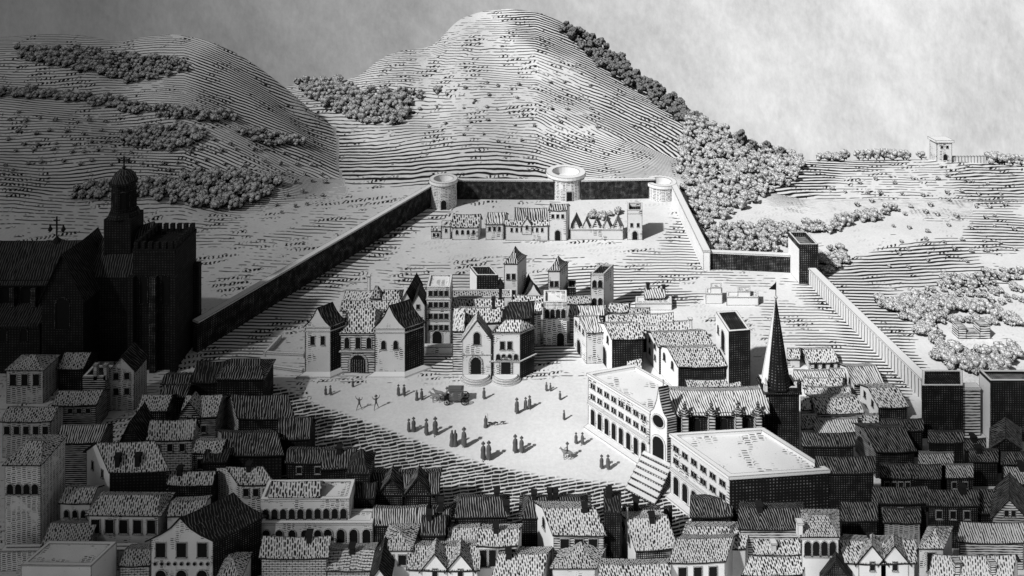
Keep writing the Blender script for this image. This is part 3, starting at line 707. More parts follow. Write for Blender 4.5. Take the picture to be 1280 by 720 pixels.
house('house', 'tiled house behind the broad pale block, right of it', (712, 394), (754, 394), 425, 382, B=(757, 390), dep=4, rm='tile', wall='lines')
house('house', 'strip of roof above the broad pale block beneath the square tower', (702, 380), (738, 379), 400, 373, dep=3, rm='tile_grey', wall='plaster')
house('house', 'dark fronted house under the square tower', (760, 390), (784, 390), 404, 382, dep=3, rm='tile', wall='cross_black', B=(788, 386))
house('house', 'pale low strip roof right of the dark fronted house', (786, 395), (812, 395), 408, 388, dep=3, rm='tile', wall='cross')
house('house', 'narrow white roof house with chimney standing on the far terrace', (806, 373), (831, 372), 384, 361, dep=3, rm='tile', wall='plaster', chim=[(.95, .5, .6), (.15, .5, 1.2)], cmat='black', wf=(5, 1, 'rect', .4, .5, .2))
house('terrace_house', 'long white terrace wall below the chimneyed far house', (794, 380), (840, 380), 388, None, 'flat', dep=3, wall='clean', rm='flat', parapet=.1, cat='terrace')
house('ruined_wall', 'left stepped block of the outlined white ruin near the right bend of the wall', (882, 368), (903, 368), 380, None, 'flat', dep=2.5, wall='clean', rm='flat', parapet=.15, cat='ruin')
house('ruined_wall', 'higher left block on the outlined white ruin', (888, 360), (902, 360), 379, None, 'flat', dep=2, wall='clean', rm='flat', parapet=.1, cat='ruin')
house('ruined_wall', 'right block of the outlined white ruin near the spire', (908, 372), (948, 372), 382, None, 'flat', dep=2.5, wall='clean', rm='flat', parapet=.1, cat='ruin')
house('ruined_wall', 'raised middle of the outlined white ruin near the spire', (922, 365), (938, 365), 381, None, 'flat', dep=2, wall='clean', rm='flat', parapet=.1, cat='ruin')

# ================================================================ RIGHT HAND STREET
house('house', 'two storey gabled house with arched door first in the street right of the square', (733, 415), (757, 414), 455, 400, L=(717, 409), dep=5, wall='plaster', rm='tile', ws=(3, 1, 'rect', .6, .9, .2), sdoor=(.45, 1.5, 2.6))
house('house', 'large gabled house with tall arched door and long black flank', (765, 423), (804, 422), 468, 406, L=(748, 416), dep=5, wall='cross_black', rm='tile', ws=(2, 1, 'arch', .7, 1.3, .4), sdoor=(.45, 1.7, 3.2))
house('house', 'tiled roof range directly behind the large gabled house', (762, 407), (808, 406), 430, 395, dep=4, rm='tile', wall='cross')
house('house', 'tiled roof range in the second line, right of the long one', (806, 407), (841, 405), 430, 394, dep=4, rm='tile', wall='cross')
house('house', 'short tiled roof wedged right of the large gabled house', (800, 421), (826, 421), 440, 408, dep=4, rm='tile', wall='cross_black')
house('house', 'long tiled roof ending at a square chimney behind the dark bell tower', (826, 417), (864, 415), 440, 405, dep=4, rm='tile', wall='cross', chim=[(.97, .3, 1.4)], cmat='trim')
house('house', 'gabled house with five small windows and a streaked roof', (824, 433), (889, 431), 468, 419, L=(808, 426), dep=5, wall='cross_black', rm='tile', ws=(2, 2, 'arch', .6, 1.0, .3, 2.0))
house('house', 'gabled white house with three windows left of the bell tower', (848, 457), (906, 456), 492, 442, L=(824, 449), dep=5.5, wall='cross_black', rm='tile', ws=(2, 1, 'arch', .7, 1.3, .3))
house('house', 'low aisle roof with white front and small windows above the nave', (862, 486), (926, 485), 498, 473, L=(852, 482), dep=3.6, wall='clean', rm='tile', wf=(6, 1, 'rect', .7, .7, .25))
house('hut', 'little lean hut with tilted tile roof in front of the black flank', (784, 457), (802, 461), 470, 448, dep=3, wall='plaster', rm='tile', cat='hut')
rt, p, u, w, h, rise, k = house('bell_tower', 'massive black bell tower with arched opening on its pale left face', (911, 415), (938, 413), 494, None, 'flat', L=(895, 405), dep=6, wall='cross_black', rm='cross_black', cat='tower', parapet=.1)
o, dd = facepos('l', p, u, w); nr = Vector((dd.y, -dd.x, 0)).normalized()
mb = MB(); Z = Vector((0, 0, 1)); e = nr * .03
mb.poly([o + e, o + dd + e, o + dd + Z * h + e, o + Z * h + e]); mb.build('side_lit_sheet', M['clean'], rt, k)  # pale sheet painting sunlight on the tower's left face
opening('window', rt, o + dd * .6 + Z * (h - 4.6) + nr * .04, dd, nr, 'arch', 1.5, 3.4, .2); opening('window', rt, o + dd * .22 + Z * (h - 3.0) + nr * .04, dd, nr, 'arch', .7, 1.4, .1)

# ================================================================ PALACE TERRACES (hospital by the square)
def arcade_block(name, label, A, Bx, C, htop, arches, rows, front='cross', cat='palace'):
    """A back-left top corner, Bx near corner, C right corner (all roof-edge pixels at height htop)"""
    a, b, c = at(A[0], A[1], htop), at(Bx[0], Bx[1], htop), at(C[0], C[1], htop)
    for q in (a, b, c): q.z = 0
    dd = a + (c - b); P = [a, b, c, dd]; ctr = (a + c) / 2
    rt = root(name, (ctr.x, ctr.y, 0), label, cat); Z = Vector((0, 0, 1)); mb = MB()
    for i in range(4):
        p, q = P[i], P[(i + 1) % 4]; mb.poly([p, q, q + Z * htop, p + Z * htop], 1 if i in (1, 2) else 0)  # front and right walls take a darker colour as painted shade
    mb.poly([p for p in reversed(P)], 0)
    mb.build('wall', [M['plaster'], M[front]], rt, .8)
    # parapet ring and roof terrace
    cen = ctr; mb = MB(); inn = [p + (cen - p) * .09 for p in P]; o2 = [p - (cen - p).normalized() * .25 for p in P]
    for i in range(4):
        j = (i + 1) % 4; z0, z1 = htop, htop + .45
        mb.poly([o2[i] + Z * z0, o2[j] + Z * z0, o2[j] + Z * z1, o2[i] + Z * z1]); mb.poly([o2[i] + Z * z1, o2[j] + Z * z1, inn[j] + Z * z1, inn[i] + Z * z1])
        mb.poly([inn[j] + Z * (z0 + .02), inn[i] + Z * (z0 + .02), inn[i] + Z * z1, inn[j] + Z * z1]); mb.poly([o2[j] + Z * z0, o2[i] + Z * z0, P[i] + Z * z0, P[j] + Z * z0])
    mb.build('parapet', M['trim'], rt, .8)
    mb = MB(); mb.poly([p + Z * (htop + .03) for p in inn]); mb.build('roof_terrace', M['flat'], rt, .7)
    d = b - a; L = d.length; nr = Vector((d.y, -d.x, 0)).normalized(); t = d.normalized()
    for i in range(arches):
        opening('arch', rt, a + d * ((i + .5) / arches * .94 + .03) + Z * .5, t, nr, 'arch', L / arches * .52, 2.5, .14)
    for r in range(rows):
        for i in range(arches):
            for s_ in (-.16, .16):
                opening('window', rt, a + d * ((i + .5 + s_) / arches * .94 + .03) + Z * (htop - 1.5 - r * 1.7), t, nr, 'rect', .42, .75, .06)
    for z, th, out in ((3.45, .28, .3), (3.95, .12, .2), (-.1, .4, 1.1)):
        mb = MB(); e = nr * out; mb.prism([a + e, b + e, b - nr * .02, a - nr * .02], z, z + th, 0); mb.build('string_course', M['trim'], rt, .8)
    return rt, a, b, c
arcade_block('palace', 'left white arcaded palace wing facing the square with seven arches', (735, 470), (812, 517), (873, 505), 7.8, 8, 2)
arcade_block('palace', 'near white arcaded palace wing with flat roof and dark crosshatched front', (838, 546), (912, 599), (1036, 591), 8.0, 6, 2, front='cross_black')
# nave with buttresses
rt, p, u, w, h, rise, k = house('church_nave', 'dark nave with tiled roof and four finialled buttresses between the palace wings', (834, 516), (957, 515), 586, 488, 'u', dep=6, wall='cross_black', rm='tile', cat='church')
d = u.normalized(); nr = Vector((d.y, -d.x, 0)); Z = Vector((0, 0, 1))
for a in (.17, .44, .71, .91):
    mb = MB(); c = p + u * a + nr * .45; mb.box((c.x, c.y, 0), .95, .9, h + .2, 0)
    b = mb.build('buttress', M['lines'], rt, .8); suborg(b, rt)
    mb = MB(); mb.cone((c.x, c.y), .75, .22, h + .2, h + 1.0, 8); mb.cone((c.x, c.y), .14, .14, h + .9, h + 1.5, 6)
    for s_ in (-1, 1): mb.cone((c.x + s_ * .75, c.y), .28, .12, h - .2, h + .5, 6)
    mb.cone((c.x, c.y), .3, .05, h + 1.4, h + 2.0, 8); mb.build('finial', M['lines_dark'], b)
for a in (.3, .575, .81):
    opening('window', rt, p + u * a + Z * (h - 3.0), d, nr, 'arch', 1.0, 2.2, .08, [M['ink'], M['lines_dark']])
# gabled facade with rose window and great steps
a3, b3 = at(812, 520, 7.5), at(834, 530, 7.5)
for q in (a3, b3): q.z = 0
dv = b3 - a3; t = dv.normalized(); nr = Vector((t.y, -t.x, 0)); back = Vector((1.2, .35, 0)).normalized() * 1.6
rt = root('church_facade', (a3 + b3) / 2, 'white gabled church front with round window and arched door above the wide steps', 'church front')
hh = 8.2; top = 12.3; mb = MB(); pts = [(0, -.1), (1, -.1), (1, hh), (.78, hh + .7), (.62, hh + 2.1), (.5, top), (.38, hh + 2.1), (.22, hh + .7), (0, hh)]
Fp = [a3 + dv * x + Z * z for x, z in pts]; Bp = [q + back for q in Fp]
mb.poly(Fp); mb.poly(Bp[::-1])
for i in range(len(Fp)):
    j = (i + 1) % len(Fp); mb.poly([Fp[j], Fp[i], Bp[i], Bp[j]], 1)
mb.build('wall', [M['clean'], M['lines_dark']], rt, .8)
opening('rose_window', rt, a3 + dv * .5 + Z * 6.3, t, nr, 'round', 1.7, 1.7, .22); opening('door', rt, a3 + dv * .5 + Z * 2.1, t, nr, 'arch', 1.7, 3.0, .3)
mb = MB(); mb.bar(a3 + dv * .5 + Z * top + back * .5, a3 + dv * .5 + Z * (top + .9) + back * .5, .12); mb.build('finial', M['trim'], rt)
st = root('stone_steps', (a3 + b3) / 2, 'broad flight of pale steps leading up to the gabled church front', 'steps')
ns = 7
for i in range(ns):
    dpt = (ns - i) * .85; z1 = .3 * (i + 1); mb = MB(); A = [a3 - t * .9, b3 + t * .9, b3 + t * .9 + nr * dpt, a3 - t * .9 + nr * dpt]
    mb.prism(A, z1 - .3 + .001, z1, 0, mt=1); mb.build('step', [M['cross_mid'], M['trim']], st, .8)
# spire church
sx, sy = 976, 572
rt, p, u, w, h, rise, k = house('church_tower', 'dark church tower with very tall spire and flag behind the near palace', (957, 489), (999, 489), 574, None, 'flat', L=(948, 485), dep=4.5, wall='cross_black', rm='cross', cat='church tower', parapet=.5)
c = p + u * .42 + w * .5; band(rt, p, u, w, h - .35, .35, .3, 'cross')
ztop = 80 - (374 - HY) * c.y / F; n = 10; mb = MB()
mb.cone(c, u.length * .44, .10, h + .2, ztop, n, 0); mb.uvs = {}
mb.m = [1 if i in (3, 4, 5) else 0 for i in range(len(mb.f))]  # left faces painted pale as if sunlit
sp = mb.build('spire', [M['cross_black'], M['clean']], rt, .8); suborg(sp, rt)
mb = MB(); mb.cone(c, .05, .3, ztop - .1, ztop + .3, 8); mb.cone(c, .3, .05, ztop + .3, ztop + .6, 8); mb.build('spire_ball', M['trim'], sp)
mb = MB(); mb.bar((c.x, c.y, ztop + .3), (c.x, c.y, ztop + 2.6), .06)
mb.poly([(c.x, c.y, ztop + 2.5), (c.x - 1.1, c.y - .1, ztop + 1.55), (c.x, c.y, ztop + 1.4)]); mb.poly([(c.x, c.y + .05, ztop + 2.5), (c.x, c.y + .05, ztop + 1.4), (c.x - 1.1, c.y - .05, ztop + 1.55)])
mb.build('flag', M['ink'], sp)
for a, b in ((0, 0), (1, 0)):
    q = p + u * a + w * b; mb = MB(); mb.box((q.x, q.y, h), .5, .5, 1.1); mb.cone((q.x, q.y), .38, .05, h + 1.1, h + 2.0, 6); mb.build('pinnacle', M['trim' if a == 0 else 'cross'], rt)

# ================================================================ HOUSES RIGHT OF THE SPIRE
H = house
H('house', 'small gabled house with spotted wall, farthest right of the spire', (1012, 453), (1047, 452), 463, 441, L=(1000, 449), dep=4, rm='tile', wall='plaster_rough', wf=(3, 1, 'rect', .6, .8, .3), ws=(1, 1, 'rect', .5, .8, -.2))
H('house', 'scrap of tiled roof touching the spire beside the farthest gabled house', (984, 449), (1000, 449), 460, 438, dep=3.5, rm='tile')
H('house', 'pale thin roof strip in front of the farthest gabled house', (993, 475), (1035, 475), 482, 465, dep=3, rm='tile', wall='clean')
H('house', 'short roof right of the pale thin strip', (1037, 474), (1056, 473), 484, 463, dep=3.2, rm='tile')
H('house', 'streaked roof with bright front wall, third line right of the spire', (1005, 485), (1052, 485), 492, 475, dep=3.2, rm='tile', wall='clean')
H('house', 'white wedge roof, fourth line right of the spire', (1010, 498), (1062, 498), 508, 488, dep=3.4, rm='tile', wall='clean')
H('house', 'white gabled house with two windows and dark front below the boarded wall', (1068, 480), (1104, 479), 494, 467, L=(1050, 476), dep=5, rm='tile', wall='lines_dark', ws=(2, 1, 'rect', .5, .9, .0))
H('house', 'white gabled house with black front nearest the boarded wall', (1098, 508), (1134, 507), 527, 492, L=(1075, 502), dep=5.2, rm='tile', wall='cross', ws=(2, 1, 'rect', .6, 1.0, .1))
H('house', 'long gabled house with lined front and three windows beside the spire tower', (1023, 516), (1078, 515), 531, 498, L=(1009, 511), dep=5, rm='tile', wall='lines', wf=(3, 1, 'rect', .8, .6, .8), ws=(1, 1, 'rect', .5, .8, -.2))
H('house', 'tiled roof in front of the long gabled house, above the dark quarter', (1019, 541), (1071, 540), 552, 530, dep=3.6, rm='tile')
H('house', 'short tiled roof right of the long gabled house', (1078, 536), (1098, 535), 548, 523, dep=3.6, rm='tile')
H('house', 'small roof wedge at the foot of the spire tower', (1002, 536), (1021, 535), 548, 524, dep=3.4, rm='tile')
H('house', 'tiled scrap of roof behind the long gabled house against the spire tower', (1001, 512), (1014, 512), 524, 500, dep=3.2, rm='tile')
# dark quarter
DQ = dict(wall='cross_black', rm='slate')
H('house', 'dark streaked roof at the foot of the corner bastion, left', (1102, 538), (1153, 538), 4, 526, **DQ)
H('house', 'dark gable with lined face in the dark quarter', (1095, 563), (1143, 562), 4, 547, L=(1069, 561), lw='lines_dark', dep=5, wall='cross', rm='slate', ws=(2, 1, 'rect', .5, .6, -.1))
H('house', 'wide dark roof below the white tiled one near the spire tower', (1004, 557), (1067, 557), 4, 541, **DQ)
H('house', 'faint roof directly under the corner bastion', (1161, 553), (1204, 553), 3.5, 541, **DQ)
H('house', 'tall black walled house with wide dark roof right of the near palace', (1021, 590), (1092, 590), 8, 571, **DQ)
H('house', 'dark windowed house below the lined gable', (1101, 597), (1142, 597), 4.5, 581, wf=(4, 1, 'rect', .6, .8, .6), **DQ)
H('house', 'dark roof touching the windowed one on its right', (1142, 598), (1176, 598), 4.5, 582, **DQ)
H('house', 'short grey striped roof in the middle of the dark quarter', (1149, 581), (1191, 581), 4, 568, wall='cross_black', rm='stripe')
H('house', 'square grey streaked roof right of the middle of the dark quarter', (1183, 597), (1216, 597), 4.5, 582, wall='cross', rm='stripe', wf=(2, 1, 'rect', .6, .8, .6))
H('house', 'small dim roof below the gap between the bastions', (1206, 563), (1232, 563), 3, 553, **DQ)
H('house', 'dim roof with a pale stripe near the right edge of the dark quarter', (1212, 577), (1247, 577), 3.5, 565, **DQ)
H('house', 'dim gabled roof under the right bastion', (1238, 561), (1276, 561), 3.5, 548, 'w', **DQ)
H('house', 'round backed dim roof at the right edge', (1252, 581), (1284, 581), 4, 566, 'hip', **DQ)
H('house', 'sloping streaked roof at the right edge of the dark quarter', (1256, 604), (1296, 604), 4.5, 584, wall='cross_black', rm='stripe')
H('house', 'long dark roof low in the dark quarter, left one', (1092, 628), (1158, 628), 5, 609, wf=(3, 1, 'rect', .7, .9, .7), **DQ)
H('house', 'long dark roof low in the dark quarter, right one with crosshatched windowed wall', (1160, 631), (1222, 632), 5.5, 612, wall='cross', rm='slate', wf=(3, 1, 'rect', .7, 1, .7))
H('house', 'dark house with a smudged grey wall', (1105, 653), (1150, 653), 4, 638, wall='grey', rm='slate')
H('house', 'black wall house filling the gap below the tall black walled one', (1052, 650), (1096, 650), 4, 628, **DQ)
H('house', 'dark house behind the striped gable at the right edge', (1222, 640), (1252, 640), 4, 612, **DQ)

# ================================================================ FOREGROUND, RIGHT
H('house', 'lined gable with two windows at the right edge above the wide pale roof', (1240, 647), (1284, 648), 5, 624, 'w', dep=5, wall='lines', rm='slate', wf=(2, 1, 'rect', .5, .8, -1.0, 2, .3))
H('house', 'wide pale double roof over a lined wall at the right edge', (1199, 676), (1279, 677), 3.5, 653, wall='lines', rm='tile', B=(1286, 668))
H('house', 'large pale roof with two chimneys at the bottom right', (1163, 724), (1262, 724), 5, 694, rm='tile', chim=[(.3, .2, 1.2), (.75, .2, 1.0)], cmat='lines', B=(1272, 712))
H('house', 'narrow white pavilion with pointed roof and black right side', (1148, 686), (1179, 686), 7, 660, 'hip', flare=True, hipf=.5, rm='tile', wf=(1, 1, 'rect', .9, 2.2, .4), B=(1190, 680), dep=4, cat='pavilion')
H('house', 'row house with two front gables between the narrow pavilion and the windowed tower', (1052, 702), (1143, 702), 5, 683, rm='tile', dorm=[(.42, 3.2, 1.9), (.73, 3.2, 1.9)], dep=4, wall='clean')
H('house', 'dark gable at the very bottom, right of the white windowed tower', (1026, 726), (1064, 726), 4, 701, 'w', dep=5, wall='cross', rm='slate_black', flare=False)
rt, p, u, w, h, rise, k = H('tower_house', 'white tower pavilion with four tall windows and hipped roof in the right foreground', (1002, 671), (1048, 671), 8, 649, 'hip', hipf=.28, flare=True, rm='tile', wf=(4, 1, 'arch', .75, 1.7, .5, 2, .05), dep=4, cat='tower house', chim=[(-.06, .1, 1.4)], cmat='trim', wall='clean')
band(rt, p, u, w, h - .25, .2)
H('house', 'pale tiled roof with little square chimney left of the tower pavilion', (943, 693), (999, 693), 4, 677, rm='tile', chim=[(.42, .2, .9)], cmat='trim')
H('house', 'pale tiled roof at the bottom edge left of the tower pavilion', (930, 718), (1001, 717), 4, 696, rm='tile', B=(1018, 704), wall='cross')
H('house', 'lined wall house with dotted dark roof in front of the near palace', (925, 660), (1003, 660), 6, 643, wall='lines', rm='slate', dep=4)
H('house', 'dark roofed low house beside the foot of the near palace arcade', (864, 646), (914, 644), 4, 630, rm='slate', wall='cross_black', dep=3.5)
H('house', 'wide pale hipped roof in the foreground below the near palace', (851, 681), (915, 681), 4.5, 660, 'hip', hipf=.1, rm='tile', dep=4, B=(922, 674))
H('house', 'narrow pale roof with white gable corner joined to the wide hipped one', (912, 685), (932, 684), 4.5, 662, rm='tile', dep=4, B=(942, 676), wall='clean')
H('house', 'white fronted foreground house with two tall windows and black right gable', (838, 702), (906, 700), 5, 683, rm='tile', dep=4.2, B=(922, 690), wall='clean', wf=(3, 1, 'rect', .9, 1.7, .7))
# chapel with pointed white gable
rt, p, u, w, h, rise, k = H('chapel', 'small chapel with white pointed gable, two windows and finial in the foreground', (795, 686), (845, 683), 5, 668, L=(774, 683), dep=5, rm='tile', wall='cross_mid', cat='chapel', flare=True)
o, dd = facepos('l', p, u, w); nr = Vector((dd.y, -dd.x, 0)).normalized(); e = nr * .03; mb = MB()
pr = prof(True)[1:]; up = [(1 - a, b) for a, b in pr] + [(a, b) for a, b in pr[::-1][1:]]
mb.poly([o + e, o + dd + e, o + dd + Z * h + e] + [o + dd * a + Z * (h + rise * b) + e for a, b in up] + [o + Z * h + e]); mb.build('gable_lit_sheet', M['clean'], rt)  # white overlay on the gable, sunlight put into its colour
for a in (.35, .65): opening('window', rt, o + dd * a + Z * (h - 1.1) + nr * .04, dd, nr, 'arch', .7, 1.2, .06)
q = o + dd * .5 + Z * (h + rise); mb = MB(); mb.bar(q, q + Z * 1.4, .12); mb.build('finial', M['trim'], rt)
H('house', 'dark slate roof with chimney above the chapel', (779, 655), (824, 655), 4.5, 636, rm='slate', wall='cross_black', chim=[(.35, .5, 1.3)])
H('dark_tower', 'narrow black stack of masonry between the lined house and the chapel', (755, 640), (776, 640), 8, 628, 'u', dep=3, rm='slate_black', wall='cross_black', cat='tower', chim=[(.3, .5, 1.0)])
H('dark_tower', 'little black turret standing on the hatched shaded slope right of the chapel', (830, 646), (840, 646), 3, 638, 'hip', dep=1.6, rm='slate_black', wall='cross_black', cat='turret', hipf=.4)
H('house', 'gabled house with white left gable and lined front in the middle foreground', (692, 667), (755, 667), 6, 651, L=(669, 664), dep=5, rm='tile', wall='lines', wf=(3, 1, 'rect', 1.0, 1.2, .6), ws=(1, 1, 'arch', .7, 1.3, .0))
r_ = HOUSES[-1]; p, u, w, h, rise, rt = r_['P'], r_['u'], r_['w'], r_['h'], r_['rise'], r_['rt']
H('house', 'white pointed tent roof with dark right slope at the bottom centre', (690, 710), (744, 710), 4, 680, 'hip', flare=True, hipf=.5, rm='tile_fine', B=(762, 700), dep=5, wall='plaster')
H('house', 'pale tiled roof at the bottom edge between the tent roof and the chapel', (751, 726), (836, 726), 4, 711, rm='tile')
H('house', 'wide black slate roof with three chimneys in the middle foreground', (652, 648), (736, 647), 4.5, 623, 'hip', hipf=.12, rm='slate', wall='cross_black', chim=[(.18, .5, .9), (.42, .5, 1.1), (.5, .5, 1.1)])
H('house', 'white house with two tall windows and pale roof left of the white gable', (597, 682), (646, 681), 5.5, 664, B=(652, 676), rm='tile', wall='clean', wf=(4, 1, 'rect', .8, 2.0, .5, 2, .02))
H('house', 'pale dotted roof over a lined wall left of the white two-windowed house', (560, 679), (598, 678), 4, 667, rm='tile', wall='lines_dark')
H('house', 'steep pale roof cut by the bottom edge right of the two-windowed house', (616, 724), (676, 724), 4, 694, rm='tile', B=(690, 712), dep=5)
H('house', 'row house with two low white front gables at the bottom left of centre', (511, 710), (597, 711), 4, 688, rm='tile', wall='clean', dorm=[(.38, 3.0, 1.8), (.75, 3.0, 1.8)], dep=4)
H('house', 'black hipped roof house with chimneys standing in the hatched shade', (568, 647), (634, 646), 5, 623, 'hip', hipf=.12, rm='slate', wall='cross_black', chim=[(.8, .6, 1.0), (.98, .2, .9)])
H('house', 'small dark house with a chimney left of the black hipped roof', (538, 655), (562, 655), 5, 640, rm='slate', wall='cross_black', chim=[(.5, .5, 1.4)])
H('house', 'dark double gabled house with pale streaks in the hatched shade', (466, 616), (546, 616), 5.5, 598, rm='slate', wall='cross', dorm=[(.28, 3.2, 2.0), (.7, 3.2, 2.0)], dep=4)
H('house', 'streaked roof over a dark wall right of the arcaded building', (466, 656), (529, 655), 5, 636, rm='stripe', wall='cross')
H('house', 'dark roofed narrow house left of the small dark chimney house', (526, 668), (556, 668), 5, 646, rm='slate', wall='cross_black')
H('house', 'small white pavilion with pointed roof and two windows in front of the streaked roof', (476, 688), (514, 688), 5, 664, 'hip', flare=True, hipf=.5, rm='tile_fine', wall='clean', wf=(2, 1, 'rect', .9, 1.2, .5), B=(524, 682), dep=4, cat='pavilion')
H('house', 'tip of a white gable at the bottom edge below the small pavilion', (461, 728), (487, 728), 4, 711, 'w', rm='slate_black', wall='clean', dep=4)

# ================================================================ ARCADED BUILDING
rt, p, u, w, h, rise, k = H('arcaded_building', 'upper tier of the pale arcaded building with a row of round arches', (325, 627), (437, 626), 7.5, None, 'flat', dep=3.2, wall='plaster', rm='flat', wf=(10, 1, 'arch', .75, 1.3, .9, 2, .02), cat='palace', parapet=.25)
a_, b_ = at(338, 621, 7.85), at(398, 621, 7.85); a_.z = b_.z = 0; mb = MB(); roof_gable(mb, a_, b_ - a_, Vector((0, 2.2, 0)), 7.85, 1.0, False); mb.build('roof', [M['tile_fine'], M['black']], rt)
H('arcaded_building', 'lower tier of the pale arcaded building with tall arches at its right end', (326, 656), (466, 656), 5.2, None, 'flat', dep=2.2, wall='plaster', rm='flat', cat='palace', parapet=.2)
r_ = HOUSES[-1]; p, u, rt, h = r_['P'], r_['u'], r_['rt'], r_['h']; d = u.normalized(); nr = Vector((d.y, -d.x, 0))
for i in range(5): opening('window', rt, p + u * (.05 + .115 * i) + Z * (h - 1.7), d, nr, 'arch', .85, 1.1, .1)
for i in range(4): opening('window', rt, p + u * (.60 + .115 * i) + Z * (h - 2.6), d, nr, 'arch', .95, 2.1, .14)
H('house', 'pale roof over brick wall in front of the arcaded building', (327, 696), (408, 696), 4.5, 671, rm='tile_fine', wall='brick', B=(414, 690), hipf=.1)
H('garden_wall', 'sloping brick wall right of the brick fronted house', (409, 712), (464, 712), 3, 694, rm='brick', wall='brick', dep=3.5, cat='wall')
# ================================================================ LEFT FOREGROUND
H('house', 'lined white gable house with three windows behind the big black roof', (298, 605), (342, 605), 5, 587, L=(270, 602), dep=4.5, rm='tile_fine', wall='plaster_rough', wf=(3, 1, 'rect', .7, 1.0, .6))
rt, p, u, w, h, rise, k = H('arcade_house', 'white house with round holes and arches below three windows, under a black roof', (188, 675), (266, 675), 7, 647, 'w', B=(327, 645), ex=True, rw='cross_black', flare=True, rm='slate_black', wall='plaster', wf=(3, 1, 'rect', 1.1, 1.7, .3, 2, .0))
d = u.normalized(); nr = Vector((d.y, -d.x, 0))
for i in range(9): opening('round_hole', rt, p + u * (.08 + .105 * i) + Z * (h - 3.0), d, nr, 'round', .38, .4, .05)
for i in range(3): opening('window', rt, p + u * (.17 + .33 * i) + Z * (h - 5.4), d, nr, 'arch', 1.2, 1.9, .12)
H('house', 'tip of a pale roof at the bottom edge below the black roof', (270, 726), (300, 726), 4, 704, 'hip', hipf=.5, rm='tile_fine', dep=3.5)
H('house', 'slim white gabled wall left of the tiled strip above the round-holed house', (209, 645), (252, 643), 5, 628, rm='tile_fine', wall='clean')
H('house', 'roof with pale tiles over a dark colonnade', (210, 606), (264, 606), 5, 590, rm='tile_fine', wall='cross_black', B=(268, 600))
H('house', 'gabled house with white left gable, black front and stubby chimneys', (137, 588), (208, 586), 7, 563, L=(108, 583), dep=5.5, rm='tile_fine', wall='cathedral', ws=(2, 1, 'rect', .5, 1.1, .6), chim=[(.2, .12, 1.2), (.55, .12, 1.2)], rise=2.4)
H('tower_house', 'tall tower with four arched windows and curved cap at the left edge', (6, 581), (51, 581), 11, 553, 'hip', flare=True, hipf=.28, rm='tile_fine', wf=(4, 1, 'arch', .8, 1.3, 2.4, 2, .04), dep=5, cat='tower house', wall='plaster_rough')
H('house', 'small tiled house with three windows right of the tall left tower', (75, 628), (113, 629), 5, 609, rm='tile_fine', wf=(3, 1, 'arch', .6, 1.0, .9))
H('house', 'broad tiled house with five dark windows in the left foreground', (111, 644), (198, 645), 5.5, 619, 'hip', hipf=.06, rm='tile_fine', wf=(5, 1, 'rect', 1.0, 1.7, .5, 2, .0))
H('house', 'lean roof of tiles below the small three windowed house', (54, 681), (110, 680), 3.2, 655, rm='tile_grey')
H('garden_wall', 'low mottled wall along the foot of the left foreground houses', (0, 690), (168, 688), 2.4, None, 'flat', dep=1, wall='plaster_rough', rm='tile_fine', parapet=.1, cat='wall')
H('house', 'plain flat box house at the bottom left corner with black side', (26, 707), (114, 708), 5, None, 'flat', dep=1.6, B=(146, 698), wall='clean', rm='flat', parapet=.1)
H('house', 'brick walled house between the box house and the round-holed house', (150, 707), (187, 706), 3, 696, rm='tile_grey', wall='brick')
# dark left quarter, from back to front
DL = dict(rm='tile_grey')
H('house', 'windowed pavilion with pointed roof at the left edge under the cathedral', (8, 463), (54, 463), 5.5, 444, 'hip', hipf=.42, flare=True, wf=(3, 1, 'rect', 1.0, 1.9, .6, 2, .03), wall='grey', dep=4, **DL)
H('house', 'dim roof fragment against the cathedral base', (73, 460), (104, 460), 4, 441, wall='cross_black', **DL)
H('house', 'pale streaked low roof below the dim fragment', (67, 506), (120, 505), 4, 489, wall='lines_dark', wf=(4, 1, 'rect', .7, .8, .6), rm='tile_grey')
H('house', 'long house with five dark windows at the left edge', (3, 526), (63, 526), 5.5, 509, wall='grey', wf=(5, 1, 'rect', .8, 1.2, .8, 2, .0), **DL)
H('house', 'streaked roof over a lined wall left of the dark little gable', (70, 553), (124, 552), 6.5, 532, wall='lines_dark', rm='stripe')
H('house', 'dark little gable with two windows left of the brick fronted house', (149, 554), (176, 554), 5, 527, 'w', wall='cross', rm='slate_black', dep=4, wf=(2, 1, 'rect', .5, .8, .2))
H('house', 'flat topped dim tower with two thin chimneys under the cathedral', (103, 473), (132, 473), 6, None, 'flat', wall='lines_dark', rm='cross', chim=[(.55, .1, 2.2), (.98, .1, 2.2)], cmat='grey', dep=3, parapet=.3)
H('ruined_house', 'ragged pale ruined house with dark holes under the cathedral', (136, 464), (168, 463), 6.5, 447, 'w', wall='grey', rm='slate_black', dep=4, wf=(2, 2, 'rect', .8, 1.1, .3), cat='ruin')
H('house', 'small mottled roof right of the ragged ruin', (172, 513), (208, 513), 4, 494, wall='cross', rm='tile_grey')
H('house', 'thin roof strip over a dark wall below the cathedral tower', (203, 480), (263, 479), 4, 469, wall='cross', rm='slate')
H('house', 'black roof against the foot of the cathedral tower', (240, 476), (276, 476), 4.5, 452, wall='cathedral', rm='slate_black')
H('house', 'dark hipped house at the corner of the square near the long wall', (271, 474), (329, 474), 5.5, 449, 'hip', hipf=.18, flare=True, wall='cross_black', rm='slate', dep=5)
H('house', 'dark house with lined left gable and wide streaked roof by the hatched shade', (298, 521), (366, 521), 5, 494, L=(284, 514), lw='lines', dep=5, wall='cross_black', rm='slate')
